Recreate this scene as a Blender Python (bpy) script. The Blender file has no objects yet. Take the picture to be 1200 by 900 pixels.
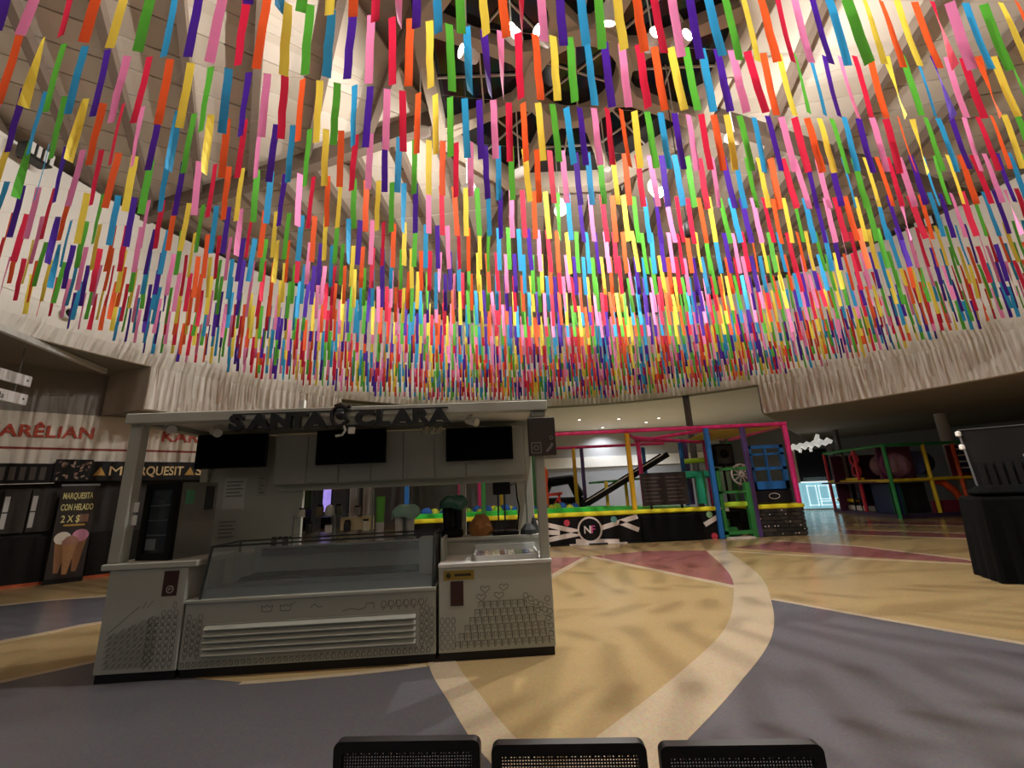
import bpy, math, random
from mathutils import Vector, Matrix

random.seed(7)
scene = bpy.context.scene
COL = scene.collection
PI = math.pi
R = math.radians

# ------------------------------------------------------------------ camera
CAM = Vector((0, 0, 1.6))
F_PX, PITCH, ROLL = 500.0, math.atan((575 - 450) / 500.0), 0.044
r0 = Vector((1, 0, 0)); u0 = Vector((0, -math.sin(PITCH), math.cos(PITCH)))
w0 = Vector((0, math.cos(PITCH), math.sin(PITCH)))
cR = math.cos(ROLL) * r0 - math.sin(ROLL) * u0
cU = math.sin(ROLL) * r0 + math.cos(ROLL) * u0
cd = bpy.data.cameras.new('camera')
cd.sensor_width = 36; cd.sensor_fit = 'HORIZONTAL'
cd.lens = 36 * F_PX / 1200.0
cd.clip_end = 200
cam = bpy.data.objects.new('camera', cd)
m = Matrix.Identity(4)
for i in range(3):
    m[i][0] = cR[i]; m[i][1] = cU[i]; m[i][2] = -w0[i]; m[i][3] = CAM[i]
cam.matrix_world = m
COL.objects.link(cam)
scene.camera = cam

# ------------------------------------------------------------------ world / exposure
wd = bpy.data.worlds.new('world'); scene.world = wd
wd.use_nodes = True
bg = wd.node_tree.nodes['Background']
bg.inputs[0].default_value = (0.9, 0.95, 1.0, 1)
bg.inputs[1].default_value = 0.05
vs = scene.view_settings
vs.view_transform = 'Standard'; vs.look = 'None'; vs.gamma = 1.0
vs.use_curve_mapping = False
vs.exposure = -0.22

# lamps of the place: the roof spots (built with their fixtures further down)
SPOT_FLOOR_W, SPOT_WALL_W, DOWN_W = 1000.0, 420.0, 600.0

# ------------------------------------------------------------------ materials
def lin(c):
    if isinstance(c, str):
        c = [int(c[i:i + 2], 16) / 255 for i in (0, 2, 4)]
    return tuple((x / 12.92 if x <= 0.04045 else ((x + 0.055) / 1.055) ** 2.4) for x in c)

MATS = {}
def mat(name, col, rough=0.6, metal=0.0, var=0.08, scale=6.0, bump=0.0, bscale=80.0, emit=0.0, spec=0.5,
        trans=0.0, alpha=1.0, transl=0.0, stretch=None):
    if name in MATS: return MATS[name]
    M = bpy.data.materials.new(name); M.use_nodes = True
    nt = M.node_tree; N = nt.nodes; L = nt.links
    b = N['Principled BSDF']; c = lin(col)
    tc = N.new('ShaderNodeTexCoord')
    src = tc.outputs['Object']
    if stretch:
        mp = N.new('ShaderNodeMapping'); mp.inputs['Scale'].default_value = stretch
        L.new(src, mp.inputs[0]); src = mp.outputs[0]
    nz = N.new('ShaderNodeTexNoise'); nz.inputs['Scale'].default_value = scale
    nz.inputs['Detail'].default_value = 4
    L.new(src, nz.inputs['Vector'])
    mx = N.new('ShaderNodeMix'); mx.data_type = 'RGBA'
    mx.inputs[6].default_value = tuple(max(0, x * (1 - var)) for x in c) + (1,)
    mx.inputs[7].default_value = tuple(min(1, x * (1 + var)) for x in c) + (1,)
    L.new(nz.outputs[0], mx.inputs[0])
    L.new(mx.outputs[2], b.inputs['Base Color'])
    b.inputs['Roughness'].default_value = rough
    b.inputs['Metallic'].default_value = metal
    b.inputs['Specular IOR Level'].default_value = spec
    if trans: b.inputs['Transmission Weight'].default_value = trans
    if alpha < 1: b.inputs['Alpha'].default_value = alpha
    if emit:
        L.new(mx.outputs[2], b.inputs['Emission Color'])
        b.inputs['Emission Strength'].default_value = emit
    if bump:
        n2 = N.new('ShaderNodeTexNoise'); n2.inputs['Scale'].default_value = bscale
        L.new(src, n2.inputs['Vector'])
        bp = N.new('ShaderNodeBump'); bp.inputs['Strength'].default_value = bump
        bp.inputs['Distance'].default_value = 0.01
        L.new(n2.outputs[0], bp.inputs['Height']); L.new(bp.outputs[0], b.inputs['Normal'])
    if transl:
        t = N.new('ShaderNodeBsdfTranslucent'); L.new(mx.outputs[2], t.inputs[0])
        ms = N.new('ShaderNodeMixShader'); ms.inputs[0].default_value = transl
        out = N['Material Output']
        L.new(b.outputs[0], ms.inputs[1]); L.new(t.outputs[0], ms.inputs[2]); L.new(ms.outputs[0], out.inputs[0])
    MATS[name] = M
    return M

def glass(name, col, alpha):
    return mat(name, col, rough=0.05, alpha=alpha, var=0.02)

# ------------------------------------------------------------------ mesh helpers
class MB:
    def __init__(s): s.v = []; s.f = []; s.m = []; s.mi = 0
    def add(s, vs_, fs):
        o = len(s.v); s.v += [tuple(p) for p in vs_]
        for f in fs: s.f.append(tuple(i + o for i in f)); s.m.append(s.mi)
        return s
    def box(s, x0, x1, y0, y1, z0, z1):
        v = [(x0, y0, z0), (x1, y0, z0), (x1, y1, z0), (x0, y1, z0), (x0, y0, z1), (x1, y0, z1), (x1, y1, z1), (x0, y1, z1)]
        return s.add(v, [(0, 3, 2, 1), (4, 5, 6, 7), (0, 1, 5, 4), (1, 2, 6, 5), (2, 3, 7, 6), (3, 0, 4, 7)])
    def bbox(s, x0, x1, y0, y1, z0, z1, b=0.01):     # box with chamfered vertical edges and top/bottom chamfer
        P = [(x0 + b, y0), (x1 - b, y0), (x1, y0 + b), (x1, y1 - b), (x1 - b, y1), (x0 + b, y1), (x0, y1 - b), (x0, y0 + b)]
        cx, cy = (x0 + x1) / 2, (y0 + y1) / 2
        def ins(p): return (p[0] + (b if p[0] < cx else -b), p[1] + (b if p[1] < cy else -b))
        rows = [([ins(p) for p in P], z0), (P, z0 + b), (P, z1 - b), ([ins(p) for p in P], z1)]
        v = [(p[0], p[1], z) for q, z in rows for p in q]
        f = [tuple(reversed(range(8))), tuple(range(24, 32))]
        for k in range(3):
            for i in range(8):
                j = (i + 1) % 8
                f.append((k * 8 + i, k * 8 + j, k * 8 + 8 + j, k * 8 + 8 + i))
        return s.add(v, f)
    def bar(s, a, b, w, h, up=(0, 0, 1)):            # rectangular bar between two points
        a = Vector(a); b = Vector(b); d = (b - a).normalized(); up = Vector(up)
        sd = d.cross(up)
        if sd.length < 1e-4: sd = d.cross(Vector((0, 1, 0)))
        sd.normalize(); up = sd.cross(d)
        v = []
        for p in (a, b):
            for sx, sy in ((-1, -1), (1, -1), (1, 1), (-1, 1)): v.append(p + sd * sx * w / 2 + up * sy * h / 2)
        return s.add(v, [(3, 2, 1, 0), (4, 5, 6, 7), (0, 1, 5, 4), (1, 2, 6, 5), (2, 3, 7, 6), (3, 0, 4, 7)])
    def tube(s, pts, r, n=8, caps=True):
        pts = [Vector(p) for p in pts]; o = []
        rad = r if isinstance(r, (list, tuple)) else [r] * len(pts)
        ref = None; v = []
        for i, p in enumerate(pts):
            d = (pts[min(i + 1, len(pts) - 1)] - pts[max(i - 1, 0)]).normalized()
            if ref is None:
                ref = d.cross(Vector((0, 0, 1)))
                if ref.length < 1e-3: ref = Vector((1, 0, 0))
            ref = (ref - d * ref.dot(d)).normalized(); bi = d.cross(ref)
            for k in range(n):
                a = 2 * PI * k / n
                v.append(p + (ref * math.cos(a) + bi * math.sin(a)) * rad[i])
        f = []
        for i in range(len(pts) - 1):
            for k in range(n):
                j = (k + 1) % n
                f.append((i * n + k, i * n + j, i * n + n + j, i * n + n + k))
        if caps:
            f.append(tuple(reversed(range(n)))); f.append(tuple(range((len(pts) - 1) * n, len(pts) * n)))
        return s.add(v, f)
    def lathe(s, prof, c=(0, 0, 0), n=16, a0=0, a1=2 * PI, axis='z'):
        full = abs(a1 - a0 - 2 * PI) < 1e-6
        k = n if full else n + 1; v = []
        for (r, z) in prof:
            for i in range(k):
                a = a0 + (a1 - a0) * i / n
                p = (r * math.cos(a), r * math.sin(a), z)
                if axis == 'y': p = (p[0], p[2], p[1])
                if axis == 'x': p = (p[2], p[0], p[1])
                v.append((c[0] + p[0], c[1] + p[1], c[2] + p[2]))
        f = []
        for j in range(len(prof) - 1):
            for i in range(n):
                i2 = (i + 1) % k if full else i + 1
                f.append((j * k + i, j * k + i2, j * k + k + i2, j * k + k + i))
        return s.add(v, f)
    def prism(s, poly, z0, z1):
        n = len(poly); v = [(p[0], p[1], z0) for p in poly] + [(p[0], p[1], z1) for p in poly]
        f = [tuple(reversed(range(n))), tuple(range(n, 2 * n))] + [(i, (i + 1) % n, n + (i + 1) % n, n + i) for i in range(n)]
        return s.add(v, f)
    def prism_y(s, poly, y0, y1):                    # poly in x,z
        n = len(poly); v = [(p[0], y0, p[1]) for p in poly] + [(p[0], y1, p[1]) for p in poly]
        f = [tuple(range(n)), tuple(reversed(range(n, 2 * n)))] + [(i, n + i, n + (i + 1) % n, (i + 1) % n) for i in range(n)]
        return s.add(v, f)
    def ball(s, c, r, n=10, m_=7, sz=1.0):
        prof = [(r * math.sin(PI * i / m_) if 0 < i < m_ else 0.0001, -r * sz * math.cos(PI * i / m_)) for i in range(m_ + 1)]
        return s.lathe(prof, c, n)
    def line(s, pts, w=0.006, y=0.0):                # flat drawn line in the x,z plane
        for (a, b) in zip(pts[:-1], pts[1:]):
            dx, dz = b[0] - a[0], b[1] - a[1]; l = math.hypot(dx, dz) or 1
            nx, nz = -dz / l * w / 2, dx / l * w / 2
            s.add([(a[0] + nx, y, a[1] + nz), (a[0] - nx, y, a[1] - nz), (b[0] - nx, y, b[1] - nz), (b[0] + nx, y, b[1] + nz)], [(0, 1, 2, 3)])
        return s
    def build(s, name, M, parent=None, smooth=False, loc=None, rot=None):
        me = bpy.data.meshes.new(name); me.from_pydata(s.v, [], s.f)
        if isinstance(M, (list, tuple)):
            for q in M: me.materials.append(q)
            me.polygons.foreach_set('material_index', s.m)
        else: me.materials.append(M)
        if smooth:
            me.polygons.foreach_set('use_smooth', [True] * len(me.polygons))
            try: me.set_sharp_from_angle(angle=R(40))
            except Exception: pass
        me.update()
        o = bpy.data.objects.new(name, me); COL.objects.link(o)
        if parent is not None: o.parent = parent
        if loc is not None: o.location = loc
        if rot is not None: o.rotation_euler = rot
        return o

def tag(o, label, cat, group=None):
    o['label'] = label; o['category'] = cat
    if group: o['group'] = group
    return o
def thing(name, label, cat, loc=(0, 0, 0), rz=0, group=None):
    o = bpy.data.objects.new(name, None); COL.objects.link(o)
    o.empty_display_size = 0.1
    o.location = loc; o.rotation_euler = (0, 0, rz)
    return tag(o, label, cat, group)
def struct(o, label=None):
    o['kind'] = 'structure'
    if label: o['label'] = label
    return o
def copy_tree(o, parent=None):
    c = o.copy(); COL.objects.link(c); c.parent = parent
    for ch in list(o.children): copy_tree(ch, c)
    return c

def text_obj(s, size, depth, M, parent, loc, rot=(PI / 2, 0, 0), align='LEFT', fat=0.0, sx=1.0, name='lettering', space=1.0, fit=None):
    cu = bpy.data.curves.new('t', 'FONT'); cu.body = s; cu.size = size; cu.extrude = depth / 2
    cu.align_x = align; cu.offset = fat; cu.resolution_u = 3; cu.space_character = space
    t = bpy.data.objects.new('t', cu); COL.objects.link(t)
    bpy.context.view_layer.update()
    dg = bpy.context.evaluated_depsgraph_get()
    me = bpy.data.meshes.new_from_object(t.evaluated_get(dg))
    bpy.data.objects.remove(t); bpy.data.curves.remove(cu)
    me.materials.clear(); me.materials.append(M)
    if fit:
        xs_ = [v_.co.x for v_ in me.vertices]; x0_, w_ = min(xs_), max(xs_) - min(xs_)
        for v_ in me.vertices: v_.co.x = (v_.co.x - x0_) * fit / w_
        sx = 1.0
    o = bpy.data.objects.new(name, me); COL.objects.link(o)
    o.parent = parent; o.location = loc; o.rotation_euler = rot; o.scale = (sx, 1, 1)
    return o

# ================================================================== STRUCTURE
CX, CY, RR = 1.87, 6.30, 11.7          # rotunda axis and rim radius
def pol(az, r, z=None):                # azimuth in degrees from +y, clockwise
    a = R(az); p = (CX + r * math.sin(a), CY + r * math.cos(a))
    return p if z is None else (p[0], p[1], z)

# ---------------- floor and its terrazzo fields
def terrazzo(name, col, var=0.10):
    M = bpy.data.materials.new(name); M.use_nodes = True
    nt = M.node_tree; N = nt.nodes; L = nt.links; b = N['Principled BSDF']; c = lin(col)
    tc = N.new('ShaderNodeTexCoord')
    n1 = N.new('ShaderNodeTexNoise'); n1.inputs['Scale'].default_value = 0.9; n1.inputs['Detail'].default_value = 5
    n2 = N.new('ShaderNodeTexVoronoi'); n2.inputs['Scale'].default_value = 70
    L.new(tc.outputs['Object'], n1.inputs['Vector']); L.new(tc.outputs['Object'], n2.inputs['Vector'])
    m1 = N.new('ShaderNodeMix'); m1.data_type = 'RGBA'
    m1.inputs[6].default_value = tuple(x * (1 - var) for x in c) + (1,)
    m1.inputs[7].default_value = tuple(min(1, x * (1 + var)) for x in c) + (1,)
    L.new(n1.outputs[0], m1.inputs[0])
    m2 = N.new('ShaderNodeMix'); m2.data_type = 'RGBA'; m2.blend_type = 'OVERLAY'; m2.inputs[0].default_value = 0.10
    L.new(m1.outputs[2], m2.inputs[6]); L.new(n2.outputs['Color'], m2.inputs[7])
    L.new(m2.outputs[2], b.inputs['Base Color'])
    rr = N.new('ShaderNodeMapRange'); rr.inputs[3].default_value = 0.14; rr.inputs[4].default_value = 0.27
    L.new(n1.outputs[0], rr.inputs[0]); L.new(rr.outputs[0], b.inputs['Roughness'])
    b.inputs['Specular IOR Level'].default_value = 0.45
    MATS[name] = M
    return M
T_TAN = terrazzo('terrazzo_ochre', 'B0986C'); T_GREY = terrazzo('terrazzo_slate', '67656B')
T_MAUVE = terrazzo('terrazzo_mauve', '97605E'); T_CREAM = terrazzo('terrazzo_cream', 'C0AE93')

fb = MB()
fb.prism([pol(360 * i / 64, 34) for i in range(64, 0, -1)], -0.2, 0.0)
floor = struct(fb.build('floor', T_TAN), 'polished ochre terrazzo floor of the rotunda with inlaid fields')
def arc(c, r, a0, a1, n=24):           # plan angle, degrees from +x
    return [(c[0] + r * math.cos(R(a0 + (a1 - a0) * i / n)), c[1] + r * math.sin(R(a0 + (a1 - a0) * i / n))) for i in range(n + 1)]
def smooth_curve(P, n=8):
    out = []
    for i in range(len(P) - 1):
        p0 = P[max(i - 1, 0)]; p1 = P[i]; p2 = P[i + 1]; p3 = P[min(i + 2, len(P) - 1)]
        for k in range(n):
            t = k / n
            out.append(tuple(0.5 * (2 * p1[j] + (p2[j] - p0[j]) * t + (2 * p0[j] - 5 * p1[j] + 4 * p2[j] - p3[j]) * t * t + (3 * p1[j] - p0[j] - 3 * p2[j] + p3[j]) * t ** 3) for j in (0, 1)))
    out.append(P[-1]); return out
def inlay(poly, M, z=0.002):
    me_z = z
    b = MB(); n = len(poly)
    area = sum(poly[i][0] * poly[(i + 1) % n][1] - poly[(i + 1) % n][0] * poly[i][1] for i in range(n))
    if area < 0: poly = poly[::-1]
    b.prism(poly, -0.01, me_z)
    return b.build('floor_field', M, floor)
def band(line, w, M=T_CREAM, z=0.004):
    A = []; B = []
    for i, p in enumerate(line):
        q0 = line[max(i - 1, 0)]; q1 = line[min(i + 1, len(line) - 1)]
        dx, dy = q1[0] - q0[0], q1[1] - q0[1]; l = math.hypot(dx, dy)
        A.append((p[0] - dy / l * w / 2, p[1] + dx / l * w / 2)); B.append((p[0] + dy / l * w / 2, p[1] - dx / l * w / 2))
    b = MB()
    for i in range(len(line) - 1):
        v = [A[i] + (-0.01,), B[i] + (-0.01,), B[i + 1] + (-0.01,), A[i + 1] + (-0.01,), A[i] + (z,), B[i] + (z,), B[i + 1] + (z,), A[i + 1] + (z,)]
        b.add(v, [(4, 5, 6, 7), (0, 4, 7, 3), (1, 2, 6, 5)])
    return b.build('floor_band', M, floor)
# right edge of the big petal, and its mirror to the left
petR = smooth_curve([(0.05, 2.55), (0.60, 3.12), (1.45, 4.00), (2.42, 5.15), (3.22, 6.55), (3.95, 8.2), (4.72, 10.95)])
petL = smooth_curve([(0.25, 2.55), (-0.20, 3.28), (-0.50, 3.95), (-0.80, 4.70), (-1.1, 6.0), (-1.1, 8.0), (-0.6, 10.6)])
inlay([(3.42, 6.42), (4.69, 4.52), (6.2, 2.6), (7.5, 0.5), (7.0, -3.5), (0.3, -2.0), (0.05, 2.55)] + petR[1:34], T_GREY)
inlay([(-5.6, 4.2), (-5.11, 4.69), (-4.66, 5.17), (-4.0, 4.95), (-3.2, 4.6), (-2.44, 4.40), (-2.07, 4.43), (-1.46, 4.50), (-0.95, 4.60)] + petL[24:0:-1] + [(0.25, 2.55), (0.0, -2.0), (-6.0, -3.0), (-9, 1.0)], T_GREY)
band(smooth_curve([(-9.4, 0.9), (-6.8, 3.2), (-5.11, 4.72), (-4.60, 5.22)], 5), 0.10)
band(smooth_curve([(-2.6, 4.42), (-2.07, 4.46), (-1.46, 4.54), (-0.95, 4.64)], 5), 0.07)
band(petR, 0.46); band(petL, 0.26)
band(smooth_curve([(3.45, 6.45), (4.69, 4.55), (6.2, 2.64), (7.5, 0.6)], 5), 0.09)
# mauve fields round the petal's tip
inlay([(1.65, 10.90), (3.35, 7.15), (3.9, 8.1), (4.72, 10.95), (3.2, 11.35)], T_MAUVE)
inlay([(1.55, 10.80), (0.46, 8.45), (-1.1, 8.3), (-0.7, 10.6), (0.3, 11.2)], T_MAUVE)
band([(1.65, 10.95), (3.40, 7.10)], 0.16, z=0.003); band([(1.65, 10.95), (-0.4, 6.6)], 0.16, z=0.003)
# slivers to the right
inlay([(5.25, 11.3), (7.0, 9.2), (8.1, 8.2), (8.3, 8.6), (7.9, 10.6), (7.0, 12.0)], T_MAUVE)
band([(4.9, 10.8), (6.9, 9.0), (8.3, 7.9)], 0.12); band([(6.8, 12.4), (7.95, 10.6), (8.4, 8.2)], 0.14)
inlay([(9.2, 12.9), (10.8, 11.1), (11.6, 10.6), (11.9, 11.6), (10.0, 14.0)], T_MAUVE)
band([(9.1, 12.9), (11.7, 10.3)], 0.16); band([(10.0, 14.1), (12.4, 11.4)], 0.16)
inlay([(11.6, 15.4), (13.6, 13.6), (14.4, 14.2), (12.6, 16.2)], T_MAUVE)
band([(11.4, 15.4), (14.0, 13.1)], 0.18)
# stripes on the left
inlay(smooth_curve([(-11.8, 6.6), (-9.3, 8.24), (-7.81, 8.62), (-5.5, 8.9)], 5) + smooth_curve([(-4.6, 7.4), (-6.14, 6.80), (-6.72, 6.10), (-9.4, 3.6)], 5), T_GREY)
band(smooth_curve([(-9.4, 3.55), (-6.72, 6.05), (-6.14, 6.77), (-4.6, 7.4)], 5), 0.16)
band(smooth_curve([(-11.8, 6.65), (-9.3, 8.3), (-7.81, 8.7), (-5.5, 8.95)], 5), 0.14)

# ---------------- drum wall, cornice, fluted fascia
M_DRUM = mat('drum_plaster', 'E8E2D8', 0.7, var=0.05, scale=1.2, bump=0.08, bscale=30)
M_FLUTE = mat('fluted_plaster', 'E4DED4', 0.75, var=0.06, scale=2.0, bump=0.1, bscale=40)
M_DARK = mat('night_glass_gap_shade', '0A0F18', 0.12, var=0.1, spec=0.6)
def ring(name, prof, az0, az1, n, M, smooth=False, flute=None):
    b = MB(); v = []; k = n + 1
    for (r, z) in prof:
        for i in range(k):
            a = az0 + (az1 - az0) * i / n
            rr_ = r + (flute if (flute and i % 2) else 0)
            v.append(pol(a, rr_, z))
    f = [(j * k + i, j * k + i + 1, j * k + k + i + 1, j * k + k + i) for j in range(len(prof) - 1) for i in range(n)]
    b.add(v, f)
    return b.build(name, M, None, smooth)
struct(ring('wall_drum', [(11.45, 5.75), (11.45, 8.70), (11.75, 8.70), (11.95, 5.75)], 0, 360, 96, M_DRUM), 'cream plaster drum wall under the rotunda roof')
struct(ring('trim_1', [(11.45, 5.80), (11.47, 5.65), (11.56, 5.35), (11.70, 5.05), (11.78, 5.05)], 0, 360, 760, M_FLUTE, flute=0.008), 'ribbed cream cornice sloping to the rim')
struct(ring('trim_2', [(11.70, 5.06), (11.70, 3.96), (11.95, 3.96), (11.95, 5.06)], -70, -43, 76, M_FLUTE, flute=0.010), 'fluted cream fascia under the rim beside the shops')
struct(ring('trim_3', [(11.70, 5.06), (11.70, 3.96), (11.95, 3.96), (11.95, 5.06)], 38.4, 128, 220, M_FLUTE, flute=0.010), 'fluted cream fascia under the rim over the play areas')
for az in (-70, -43, 38.4):
    b = MB(); p, q = pol(az, 11.72), pol(az, 13.4)
    b.bar((p[0], p[1], 4.51), (q[0], q[1], 4.51), 0.03, 1.1)
    struct(b.build('trim_4', mat('soffit_end', 'B7AA9A', 0.8)), 'plain plaster end of the fluted fascia')
struct(ring('wall_gap_shade', [(12.3, 8.60), (12.3, 9.3)], 0, 360, 96, M_DARK), 'near-black strip painted as the unlit gap between drum wall and roof')  # near-black colour stands in for the shade in the gap under the roof

# ---------------- roof : hips, jack rafters, planks
M_BEAM = mat('beam_timber', '77675A', 0.65, var=0.15, scale=3, bump=0.1, bscale=20)
M_PLANKS = [mat('roof_plank_%s' % s, c, 0.75, var=0.05, scale=1.5) for s, c in zip(('cream', 'sand', 'pale'), ('CFC4B4', 'C9BDAC', 'D5CABB'))]
SKX, SKY = 1.50, 6.55              # the roof's own centre
def rpol(az, r, z=None):
    a = R(az); p = (SKX + r * math.sin(a), SKY + r * math.cos(a))
    return p if z is None else (p[0], p[1], z)
def roof_z(x, y): return 8.95 + (12.5 - math.hypot(x - SKX, y - SKY)) * 0.045
ceiling = MB()
ceiling.lathe([(2.9, 9.72), (13.2, 9.26)], (SKX, SKY, 0), 64)
ceiling = struct(ceiling.build('ceiling', M_PLANKS[0]), 'cream boarded rotunda roof with brown beams')
HIPS = [(-75, -22, 4), (-22, 25, 0), (25, 72, 3), (72, 125, 13), (125, 180, -20), (180, 232, 20), (232, 285, -33)]
def clip(poly, a, b, c):               # keep a*x+b*y<=c
    out = []
    for i in range(len(poly)):
        p, q = poly[i], poly[(i + 1) % len(poly)]
        dp, dq = a * p[0] + b * p[1] - c, a * q[0] + b * q[1] - c
        if dp <= 0: out.append(p)
        if dp * dq < 0:
            t = dp / (dp - dq); out.append((p[0] + (q[0] - p[0]) * t, p[1] + (q[1] - p[1]) * t))
    return out
rf = random.Random(3)
for (a0, a1, d) in HIPS:
    wedge = [rpol(a0 + (a1 - a0) * i / 8, 2.95) for i in range(9)] + [rpol(a1 + (a0 - a1) * i / 8, 13.0) for i in range(9)]
    # convex version for clipping : use the outer arc and the axis
    wc = [(SKX, SKY)] + [rpol(a0 + (a1 - a0) * i / 8, 13.0) for i in range(9)]
    dv = (math.sin(R(d)), math.cos(R(d))); nv = (dv[1], -dv[0])
    # planks run across the rafters
    s = [p[0] * dv[0] + p[1] * dv[1] for p in wc]; lo, hi = min(s), max(s); k = lo
    while k < hi:
        pl = clip(clip(wc, dv[0], dv[1], k + 0.605), -dv[0], -dv[1], -(k + 0.015))
        k += 0.62
        if len(pl) < 3: continue
        if max(math.hypot(p[0] - SKX, p[1] - SKY) for p in pl) < 3.2: continue
        # keep clear of the skylight opening
        q = []
        for p in pl:
            r_ = math.hypot(p[0] - SKX, p[1] - SKY)
            if r_ < 3.05:
                sx, sy = (p[0] - SKX) / max(r_, 1e-3), (p[1] - SKY) / max(r_, 1e-3)
                if r_ < 1e-3: continue
                p = (SKX + sx * 3.05, SKY + sy * 3.05)
            q.append(p)
        if len(q) < 3: continue
        b = MB(); n = len(q); zo = rf.uniform(-0.008, 0.008)
        v = [(p[0], p[1], roof_z(*p) + zo) for p in q] + [(p[0], p[1], roof_z(*p) + 0.06) for p in q]
        b.add(v, [tuple(range(n)), tuple(reversed(range(n, 2 * n)))] + [(i, n + i, n + (i + 1) % n, (i + 1) % n) for i in range(n)])
        b.build('plank', rf.choice(M_PLANKS), ceiling)
    # jack rafters, one metre apart
    s = [p[0] * nv[0] + p[1] * nv[1] for p in wc]; lo, hi = min(s), max(s)
    sp = 1.75 if a0 == 72 else 1.04
    k = lo + 0.55
    while k < hi:
        pl = clip(clip(wc, nv[0], nv[1], k + 0.005), -nv[0], -nv[1], -(k - 0.005)); k += sp
        if len(pl) < 3: continue
        t = [p[0] * dv[0] + p[1] * dv[1] for p in pl]; t0, t1 = min(t), max(t); kk = k - sp
        A = (nv[0] * kk + dv[0] * t0, nv[1] * kk + dv[1] * t0); B = (nv[0] * kk + dv[0] * t1, nv[1] * kk + dv[1] * t1)
        if t1 - t0 < 0.5: continue
        # cut away at the skylight
        pts = [(A[0] + (B[0] - A[0]) * i / 40, A[1] + (B[1] - A[1]) * i / 40) for i in range(41)]
        pts = [p for p in pts if math.hypot(p[0] - SKX, p[1] - SKY) > 3.1]
        if len(pts) < 4: continue
        A, B = pts[0], pts[-1]
        b = MB(); b.bar((A[0], A[1], roof_z(*A) - 0.13), (B[0], B[1], roof_z(*B) - 0.13), 0.13, 0.24)
        b.build('rafter', M_BEAM, ceiling)
    b = MB(); p, q = rpol(a0, 3.0), rpol(a0, 12.6)
    b.bar((p[0], p[1], roof_z(*p) - 0.20), (q[0], q[1], roof_z(*q) - 0.20), 0.20, 0.42)
    b.build('hip_beam', M_BEAM, ceiling)

# skylight
M_RIB = mat('skylight_rib', 'C3B6A3', 0.6, var=0.04)
M_PANE = mat('night_glass_gap_shade', '0A0F18', 0.12, var=0.1, spec=0.6)
M_MULL = mat('skylight_mullion', 'D8D4CC', 0.5)
ZS = 9.38
sky = MB()
sky.lathe([(3.15, ZS - 0.42), (2.90, ZS - 0.42), (2.90, ZS + 0.22), (3.15, ZS + 0.22), (3.15, ZS - 0.42)], (SKX, SKY, 0), 8, R(22.5), R(382.5))
win = struct(sky.build('window_1', M_RIB), 'octagonal roof skylight with cream ribs and dark night panes')
b = MB(); b.lathe([(1.02, ZS - 0.30), (0.78, ZS - 0.36), (0.76, ZS + 0.1), (1.02, ZS + 0.1), (1.02, ZS - 0.30)], (SKX, SKY, 0), 40)
b.build('centre_ring', M_RIB, win, True)
for i in range(8):
    a = R(22.5 + 45 * i); ca, sa = math.cos(a), math.sin(a)
    b = MB()
    pts = [(SKX + ca * r, SKY + sa * r) for r in (0.92, 1.3, 2.0, 2.94)]; ws = [0.62, 0.24, 0.20, 0.30]
    v = []
    for (x, y), w in zip(pts, ws):
        for sd, z in ((-1, ZS - 0.22), (1, ZS - 0.22), (1, ZS + 0.06), (-1, ZS + 0.06)): v.append((x - sa * w / 2 * sd, y + ca * w / 2 * sd, z))
    f = []
    for k in range(3):
        for j in range(4): f.append((k * 4 + j, k * 4 + (j + 1) % 4, k * 4 + 4 + (j + 1) % 4, k * 4 + 4 + j))
    b.add(v, f + [(3, 2, 1, 0), (12, 13, 14, 15)]); b.build('rib', M_RIB, win)
    a2 = R(45 * i + 45); r_a, r_b = 0.95, 2.90
    b = MB()
    P = [(SKX + r_a * ca, SKY + r_a * sa), (SKX + r_b * ca, SKY + r_b * sa), (SKX + r_b * math.cos(a + R(45)), SKY + r_b * math.sin(a + R(45))), (SKX + r_a * math.cos(a + R(45)), SKY + r_a * math.sin(a + R(45)))]
    b.prism(P, ZS + 0.04, ZS + 0.07); b.build('pane', M_PANE, win)
    mm = R(22.5 + 45 * i + 22.5); b = MB()
    b.bar((SKX + 1.0 * math.cos(mm), SKY + 1.0 * math.sin(mm), ZS + 0.015), (SKX + 2.7 * math.cos(mm), SKY + 2.7 * math.sin(mm), ZS + 0.015), 0.03, 0.04)
    q = 1.95; b.bar((SKX + q * math.cos(mm - R(20)), SKY + q * math.sin(mm - R(20)), ZS + 0.015), (SKX + q * math.cos(mm + R(20)), SKY + q * math.sin(mm + R(20)), ZS + 0.015), 0.03, 0.04)
    b.build('mullion', M_MULL, win)
b = MB(); b.prism([(SKX + 0.80 * math.cos(2 * PI * i / 24), SKY + 0.80 * math.sin(2 * PI * i / 24)) for i in range(24)], ZS + 0.04, ZS + 0.07); b.build('pane', M_PANE, win)
for i in range(3):
    a = R(20 + 60 * i); b = MB(); b.bar((SKX - 0.77 * math.cos(a), SKY - 0.77 * math.sin(a), ZS + 0.015), (SKX + 0.77 * math.cos(a), SKY + 0.77 * math.sin(a), ZS + 0.015), 0.025, 0.04); b.build('mullion', M_MULL, win)

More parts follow.
